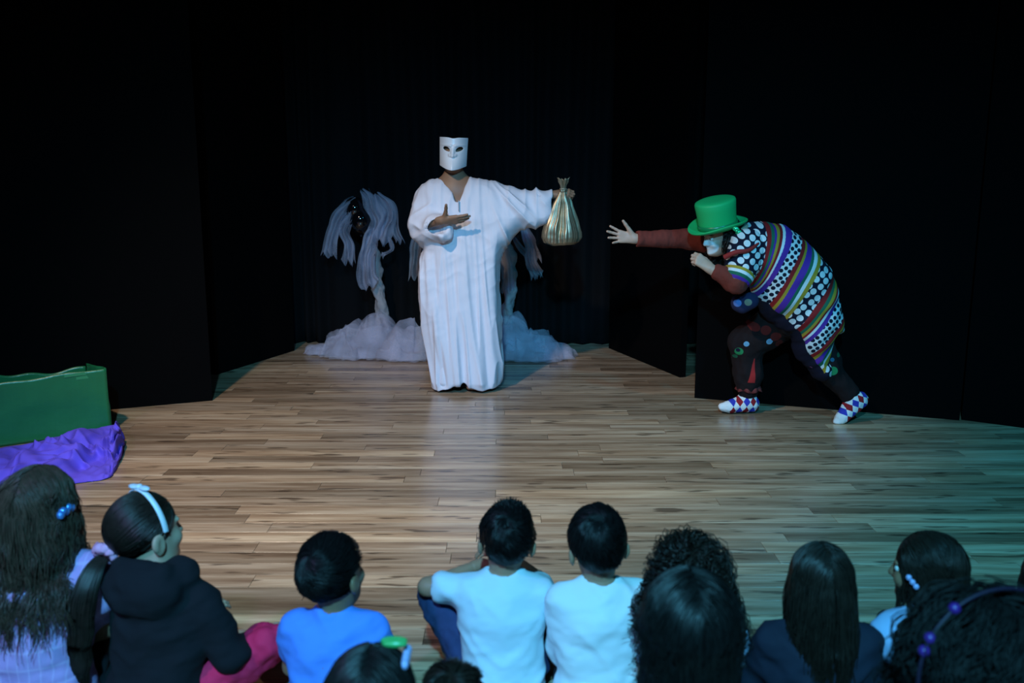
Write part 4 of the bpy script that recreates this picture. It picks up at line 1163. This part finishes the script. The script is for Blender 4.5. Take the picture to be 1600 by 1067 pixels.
def cloth_heap():
    tops = [(-90, 726), (0, 705), (60, 692), (120, 677), (160, 667), (183, 664), (191, 676)]
    mids = [(-90, 762), (0, 740), (60, 722), (120, 712), (160, 704), (184, 695), (194, 694)]
    fr = [(-90, 805), (0, 782), (60, 764), (125, 756), (165, 750), (180, 738), (192, 706)]
    nu, nv = 130, 80
    F_ = np.array([fl(*p) for p in fr]); F_[:, 2] = .004
    yf = fl(174, 676)[1]
    xr = fl(174, 676)[0]; T_ = np.array([at(p[0], p[1], yf-.03-.50*max(0, xr-at(p[0], p[1], yf)[0])) for p in tops])
    M_ = np.array([at(p[0], p[1], (F_[i][1]*.55+T_[i][1]*.45)) for i, p in enumerate(mids)])
    B_ = T_.copy(); B_[:, 1] += .02; B_[:, 2] = .01
    rows = np.stack([spline(x, nu) for x in (T_, (T_+M_)/2+A(0, 0, .012), M_, (M_*.45+F_*.55)+A(0, 0, .018), F_)], 0)     # 5,nu,3
    S = np.stack([spline(rows[:, i], nv) for i in range(nu)], 0)
    u = np.linspace(0, 1, nu)[:, None]; v = np.linspace(0, 1, nv)[None]
    env = np.sin(np.clip(v, 0, 1)*pi)**.6*np.minimum(1, (1-u)*12+.2)
    rid = lambda a, b, sd: 1-2*np.abs(vnoise(np.stack([u*a+v*b, v*a*.5-u*b*.4, u*0+v*0+sd], -1), sd))
    h = env*(.055*rid(5, 3.2, 3)+.034*rid(9, -5, 6)+.012*rid(20, 9, 9))
    S[..., 2] += h; S[..., 1] -= .5*h; S[..., 0] += .02*env*rid(6, 4, 12)
    S[..., 2] = np.maximum(S[..., 2], .004)
    S[:, -1, :2] += .012*rid(16, 0, 14)[:, -1:]*np.array([[0, 1.]])
    o = mk('purple_cloth', S.reshape(-1, 3), grid_faces(nu, nv), M_purple); solidify(o, .003, 1)
    tag(o, 'crumpled purple cloth lying in front of the green box', 'cloth')
M_purple = cloth('purple_cotton', (.13, .085, .66), .8, .08, 8)
cloth_heap()

# ------------------------------------------------------------------ the audience
def checkmat(name, base, line, sc=60):
    m = cloth(name, base, .85, .06); t = NT(m); P = t.n('ShaderNodeSeparateXYZ'); t.l(t.pos(), P.inputs[0])
    src = t.b.inputs['Base Color'].links[0].from_socket
    for ax, k in ((0, sc), (2, sc*.55)):
        w = t.math('FRACT', t.math('MULTIPLY', P.outputs[ax], k)); f = t.math('MULTIPLY', t.math('LESS_THAN', w, .14), .55); src = t.mix(f, src, line)
    t.color(src); return m
def printmat(name, base, ink):
    m = cloth(name, base, .85, .06); t = NT(m); src = t.b.inputs['Base Color'].links[0].from_socket
    n = t.noise(t.mapv(t.pos(), (16, 16, 30)), 1, 3, .6); t.color(t.mix(t.ramp(n, [(.53, (0, 0, 0)), (.56, (1, 1, 1))]), src, ink)); return m
M_lilac = checkmat('lilac_check_cotton', (.40, .27, .54), (.52, .40, .66), 38)
M_hoodie = cloth('black_fleece', (.008, .008, .011), .95, .2, 12)
M_magenta = cloth('magenta_leggings', (.75, .02, .09), .8, .1)
M_bluetee = cloth('blue_jersey', (.09, .26, .80), .85, .06)
M_paletee = cloth('pale_blue_jersey', (.60, .72, .80), .85, .04)
M_whitetee = cloth('white_jersey', (.74, .76, .80), .85, .04)
M_denim = cloth('dark_denim', (.030, .045, .12), .9, .3, 26)
M_dark = cloth('dark_trousers', (.012, .013, .018), .9, .2)
M_navyj = cloth('dark_navy_jacket', (.012, .015, .030), .85, .25, 14)
M_print = printmat('printed_cotton', (.42, .55, .78), (.02, .025, .05))
M_sky = cloth('light_blue_cotton', (.34, .46, .72), .85, .1)
M_whiteband = mat('white_satin', (.72, .74, .82), .45)
M_pink = cloth('pink_scrunchie', (.72, .32, .50), .6, .25, 60)
M_clip = mat('blue_glitter', (.10, .30, .75), .2, .5)
M_clipw = mat('pearl_clip', (.36, .38, .66), .3)
M_clipg = mat('green_clip', (.05, .35, .10), .3)
M_bead = mat('purple_bead', (.06, .014, .17), .4)
M_jacket = cloth('black_jacket', (.007, .007, .009), .9, .2)
SH = scalp(True); LH = scalp(False)
back = lambda z: (lambda n: n[:, 2] < z)
def rgn(s): return np.random.default_rng(s)
def short(k, m, seed, N=2600, S=6, ang=.075, lift=.07, pole=(.05, -.62, .78), swirl=.7, fuzz=.0, cut=0):
    root, hc, Mh, hk = k[:4]
    P = strands(rgn(seed), N, hc, Mh, hk, SH, flow_whorl(pole, swirl), S, ang, lift, jit=.02+fuzz, clump=.006)
    hair_obj(root, [cap_geo(hc, Mh, hk, SH, .985), tubes(P, .0015)], m)
def longh(k, m, seed, *a, coll=None, **kw):
    if coll is not None: k = (*k[:8], coll)
    return _longh(k, m, seed, *a, **kw)
def _longh(k, m, seed, N=2200, S=26, step=.02, wav=.0, leave=-.12, part=0.0, backw=.5, drift=None, clump=.008, N2=0, grav=.4, r=.0017, lift=.05, cut=1, jit=.02, curl=0, curlf=1.2, wfreq=28):
    root, hc, Mh, hk, H, L, s, R, coll = k
    P = strands(rgn(seed), N, hc, Mh, hk, LH, flow_down(backw, part), S, .13, lift, step, back(leave), coll, wav, wfreq, grav, jit, clump, drift, curl, curlf, cut=cut)
    return hair_obj(root, [cap_geo(hc, Mh, hk, LH, .985), tubes(P, r)], m)

G = 'children of the audience sitting on the floor'
# A: lilac check shirt, long loose brown hair
k = child('person in lilac check shirt with long loose brown hair, at the far left', 58, 724, 2.40, hs=1.06, ear=.6, yaw=-.05, hx=0.02, lean=.07, turn=-.05, nod=.05, skinm=M_skinA, shirt=M_lilac, sleeve='puff', pants=M_dark, wr=.009, seed=1, wide=1.05,
          armR=((.125, .13, .22), (.05, .25, .25)))
longh(k, M_hairc, 101, 2400, 21, .019, .015, -.10, .0, .5, A(0, -.06, 0), .012, r=.0017, wfreq=18, cut=.65)
root, hc, Mh, hk, H = k[:5]
geo = [ball(H(.088, -.035+.012*i, .018+.006*(i % 2)), .011*hk, None, 10, 8) for i in range(-2, 3)]
mk('hair_clip', *join(geo), M_clip, root, label='small blue glittery hair clip')

# B: black hoodie, ponytail, white hairband
k = child('person in black hoodie with low ponytail, white hairband and magenta leggings', 222, 766, 2.42, hs=1.12, yaw=-.35, hx=-0.055, lean=.06, turn=-.30, nod=.05, tilt=.06, skinm=M_skinB, shirt=M_hoodie, sleeve='long', pants=M_magenta, wr=.009, hood=True, seed=2, wide=1.08,
          legs={-1: ((-.075, .03, .085), (-.05, .25, .20), (-.05, .35, .072)), 1: ((.075, .03, .085), (.26, .17, .22), (.10, .36, .07))}, armL=((-.115, .11, .21), (-.04, .24, .23)), armR=((.205, .08, .22), (.19, .24, .20)), shirtname='hoodie')
root, hc, Mh, hk, H, L, s, R, coll = k
tie_n = nrm(A(-.40, -.76, -.52)); tie = hc+Mh@((HC+HR*tie_n*1.22)*hk)
P1 = strands(rgn(111), 2600, hc, Mh, hk, scalp(True), flow_to(tie_n), 16, .16, .03, stop=tie_n, jit=.012, clump=.002)
rg = rgn(112); N = 900; S = 24
a0 = rg.random(N)*6.28; rr0 = np.sqrt(rg.random(N))
t = np.linspace(0, 1, S)
path = spline([tie, tie+A(-.018, -.05, -.035), tie+A(-.035, -.085, -.11), tie+A(-.05, -.085, -.22), tie+A(-.065, -.075, -.35)], S)
rad = np.interp(t, [0, .12, .4, .8, 1], [.014, .022, .034, .034, .022])
P2 = path[None]+(rr0[:, None]*rad[None])[..., None]*np.stack([np.cos(a0)[:, None]+0*t, .7*np.sin(a0)[:, None]+0*t, 0*t+0*a0[:, None]], -1)
P2 = P2+.006*t[None, :, None]*np.stack([vnoise(P2*25, 3), vnoise(P2*25, 4), vnoise(P2*25, 5)], -1)
hair_obj(root, [cap_geo(hc, Mh, hk, SH, .985), tubes(P1, .0015, 3, .8), tubes(P2, .0017)], M_hairb)
th = np.linspace(0, 2*pi, 90); T = nrm(path[1]-path[0]); B1 = nrm(np.cross(T, A(1, 0, .2))); B2 = np.cross(T, B1)
ring = tie+T*.004+(.020+.004*np.sin(9*th))[:, None]*(np.cos(th)[:, None]*B1+np.sin(th)[:, None]*B2)+(.005*np.sin(13*th))[:, None]*T
V, F = tubes(ring[None], .014, 8, 1.0); V = V+vnoise(V*150, 2)[:, None]*.004*np.ones(3); mk('scrunchie', V, F, M_pink, root, label='pink ruffled scrunchie')
th = np.linspace(-1.75, 1.75, 60); bd = np.stack([np.sin(th)*.0855, np.full(60, .012)-.012*np.cos(th), .034+np.cos(th)*.0985], -1)
nb_ = np.stack([np.sin(th), 0*th, np.cos(th)], -1)
Vb = np.stack([bd+A(0, w_, 0)+nb_*h_ for w_, h_ in ((-.008, 0), (-.006, .004), (.006, .004), (.008, 0))], 1).reshape(-1, 3)
hb = mk('hairband', hc+(Vb*hk)@Mh.T, grid_faces(60, 4), M_whiteband, root, label='white satin hairband with a flat bow')
bw = [ball((-.022, .0, .139), (.024, .012, .007)), ball((.022, .004, .139), (.024, .012, .007)), ball((0, .002, .141), (.009, .011, .008))]
mk('bow', *[(hc+(v*hk)@Mh.T) if i == 0 else v for i, v in enumerate(join(bw))], M_whiteband, hb)

# C: blue tee
k = child('person with short dark hair in a plain bright blue T-shirt', 517, 831, 2.30, hs=1.26, yaw=-.10, lean=.05, turn=-.32, nod=.06, tilt=.08, skinm=M_skinC, shirt=M_bluetee, sleeve='short', pants=M_dark, seed=3, wr=.008, wide=1.08, legs={-1: ((-.075, .03, .085), (-.07, .24, .24), (-.07, .34, .072)), 1: ((.075, .03, .085), (.06, .24, .24), (.07, .34, .072))})
short(k, M_hair, 121, 3000, 6, .085, .08, (.02, -.72, .68), .9)
root, hc, Mh, hk = k[:4]
# D: pale blue tee, elbow on raised knee
k = child('person in pale blue T-shirt and dark jeans, elbow propped on raised knee', 792, 782, 2.50, hs=1.22, yaw=.0, hx=0.014, lean=.05, turn=.02, nod=.06, tilt=-.06, skinm=M_skinA, shirt=M_paletee, sleeve='short', pants=M_denim, seed=4, wr=.008, wide=1.04,
          legs={-1: ((-.075, .03, .085), (-.235, .17, .31), (-.19, .30, .072)), 1: ((.075, .03, .085), (.11, .27, .29), (.12, .38, .072))},
          armL=((-.255, .10, .375), (-.08, .22, .40), (1, .25, -.05)), armR=((.14, .20, .34), (.0, .30, .41), (-1, .25, -.05)))
short(k, M_hair, 131, 2600, 5, .06, .05, (-.05, -.60, .80), .6)
root, hc, Mh, hk, H = k[:5]
# tuft standing up at the front
rg = rgn(132); n = nrm(np.stack([.15+rg.normal(size=200)*.34, .15+rg.normal(size=200)*.22, np.ones(200)], -1)); b0 = (HC+HR*n)*hk
tf = np.stack([b0+n*l*(.006+.012*rg.random((200, 1)))*hk+A(0, .004, 0)*l for l in (0, .35, .7, 1)], 1); mk('hair_tuft', *tubes(hc+tf@Mh.T, .0016), M_hair, root)
# E: white long-sleeved tee
k = child('person with short dark hair in a white long-sleeved top, beside the pale blue T-shirt', 935, 787, 2.44, hs=1.24, yaw=.06, hx=-0.008, lean=.05, turn=.06, nod=.05, tilt=.08, skinm=M_skinA, shirt=M_whitetee, sleeve='long', pants=M_dark, seed=5, wr=.008, wide=1.04, armL=((-.115, .09, .20), (-.07, .23, .22)))
short(k, M_hair, 141, 2800, 6, .075, .06, (.10, -.62, .78), .8)
# F: curly hair, half hidden
k = child('person with wild curly dark hair, half hidden by another child in front', 1078, 850, 2.28, hs=1.18, ear=.6, yaw=.0, hx=-0.03, lean=.05, nod=.05, skinm=M_skinA, shirt=M_print, sleeve='short', pants=M_dark, seed=6, wide=1.0)
root, hc, Mh, hk, H, L, s, R, coll = k
P = strands(rgn(151), 1500, hc, Mh, hk, LH, flow_whorl((0, -.3, .95), .1), 20, .085, .42, .014, back(-.20), (), 0, 1, .22, .12, .02, None, .020, .9)
hair_obj(root, [cap_geo(hc, Mh, hk, LH, 1.0), tubes(P, .0017)], M_hairb)
# G: dark smooth hair in front
k = child('person with thick smooth black hair in a blue printed shirt, seen close from behind', 1080, 890, 1.62, hs=1.05, ear=.6, yaw=.0, lean=.05, nod=-.10, skinm=M_skinA, shirt=M_print, sleeve='short', pants=M_dark, seed=7, wide=1.0)
longh(k, M_hair, 161, 2800, 20, .014, .004, -.42, .01, .2, None, .006, r=.0019, lift=.04, grav=.55, jit=.03)
# H: long straight hair
k = child('person in dark navy jacket with long straight dark hair', 1285, 846, 2.20, hs=1.12, ear=.6, yaw=.0, lean=.06, nod=.02, skinm=M_skinB, shirt=M_navyj, sleeve='long', pants=M_dark, seed=8, wr=.009, wide=1.08, shirtname='jacket')
longh(k, M_hairb, 171, 2700, 23, .0165, .004, -.02, .01, .35, A(0, -.10, 0), .005, r=.0018, lift=.08, coll=())
# I: looking left, hair clip
k = child('person looking left with a pearly hair clip and light blue puffed sleeve', 1455, 830, 2.30, hs=1.12, ear=.6, yaw=.55, hx=-0.03, lean=.05, turn=.36, nod=-.04, skinm=M_skinC, shirt=M_sky, sleeve='puff', pants=M_dark, seed=9, wr=.009, wide=1.02,
          armL=((-.17, .14, .28), (-.08, .26, .22)))
longh(k, M_hairb, 181, 2400, 20, .016, .004, -.22, .02, 1.0, A(.1, -.1, 0), .006, r=.0018)
root, hc, Mh, hk, H = k[:5]
eyes(H, Mh, hk, root, None)
geo = [ball(H(-.088, .030-.011*i, .004-.012*i), .0095*hk, None, 12, 8) for i in range(3)]
mk('hair_clip', *join([ball(H(-.092, -.035-.010*i, -.052-.004*i), .008*hk, None, 12, 8) for i in range(2)]), M_clipw, root)
mk('hair_clip', *join(geo), M_clipw, root, label='pearly blue hair clip')
# J: foreground right
k = child('person with bushy dark hair and purple beaded hairband, cut off by the right corner', 1545, 932, 1.50, hs=1.22, ear=.6, yaw=.1, lean=.05, turn=.1, nod=-.05, skinm=M_skinA, shirt=M_jacket, sleeve='long', pants=M_dark, seed=10, wide=1.1)
root, hc, Mh, hk, H, L, s, R, coll = k
P = strands(rgn(191), 2200, hc, Mh, hk, LH, flow_down(.3), 22, .10, .42, .013, back(-.30), coll, .006, 20, .3, .12, .02, None, .010, .9)
hair_obj(root, [cap_geo(hc, Mh, hk, LH, 1.05), tubes(P, .0019)], M_hairj)
th = np.array([-1.22, -1.06, -.62])
hbv = [ball(hc+Mh@(A(np.sin(a)*.122, -.03, .030+np.cos(a)*.122)*hk), .0085*hk, None, 10, 8) for a in th]
tb_ = np.linspace(-1.9, 1.4, 60); band_geo = (tubes((hc+(np.stack([np.sin(tb_)*.121, np.full(60, -.03), .030+np.cos(tb_)*.121], -1)*hk)@Mh.T)[None], .0035, 6, 1.0))
hbo = mk('hairband', *band_geo, mat('plum_band', (.012, .004, .022), .6), root, label='thin dark plum hairband with beads')
for g_ in hbv: mk('bead', *g_, M_bead, hbo)
# K: front bottom with clips
k = child('person with dark hair and a green and white hair clip, at the bottom edge', 578, 1008, 1.52, hs=1.04, ear=.6, turn=-.40, yaw=.40, lean=.05, nod=.02, skinm=M_skinA, shirt=M_navyj, sleeve='short', pants=M_dark, seed=11)
longh(k, M_hair, 201, 2400, 20, .014, .004, -.15, .0, .3, None, .005, r=.0019, lift=.08)
root, hc, Mh, hk, H = k[:5]
for c_, r_c in (((.040, .040, .118), (.026, .010, .008)), ((.044, .018, .124), (.024, .009, .008))): mk('hair_clip', *ball(H(*c_), A(*r_c)*hk, Mh), M_clipg, root, label='green hair clip')
mk('hair_clip', *join([ball(H(.066, .036-.016*i, .100), A(.008, .012, .010)*hk, Mh) for i in range(4)]), M_clipw, root, label='white beaded hair clip')
# L
k = child('person with tousled dark hair, only the top of the head showing at the bottom edge', 705, 1040, 1.80, hs=.98, turn=.2, yaw=-.2, hx=-0.05, lean=.05, nod=.02, skinm=M_skinA, shirt=M_jacket, sleeve='short', pants=M_dark, seed=12)
short(k, M_hairb, 211, 2200, 8, .08, .22, (0, -.3, .95), .3, .05)
# M: edge of the frame
k = child('person just cut by the right edge of the picture, dark hair', 1640, 858, 2.40, hs=1.15, ear=.6, yaw=.0, lean=.05, nod=.02, skinm=M_skinA, shirt=M_jacket, sleeve='long', pants=M_dark, seed=13)
longh(k, M_hair, 221, 1500, 18, .016, .004, -.15, .0, .3, None, .005, r=.0019)
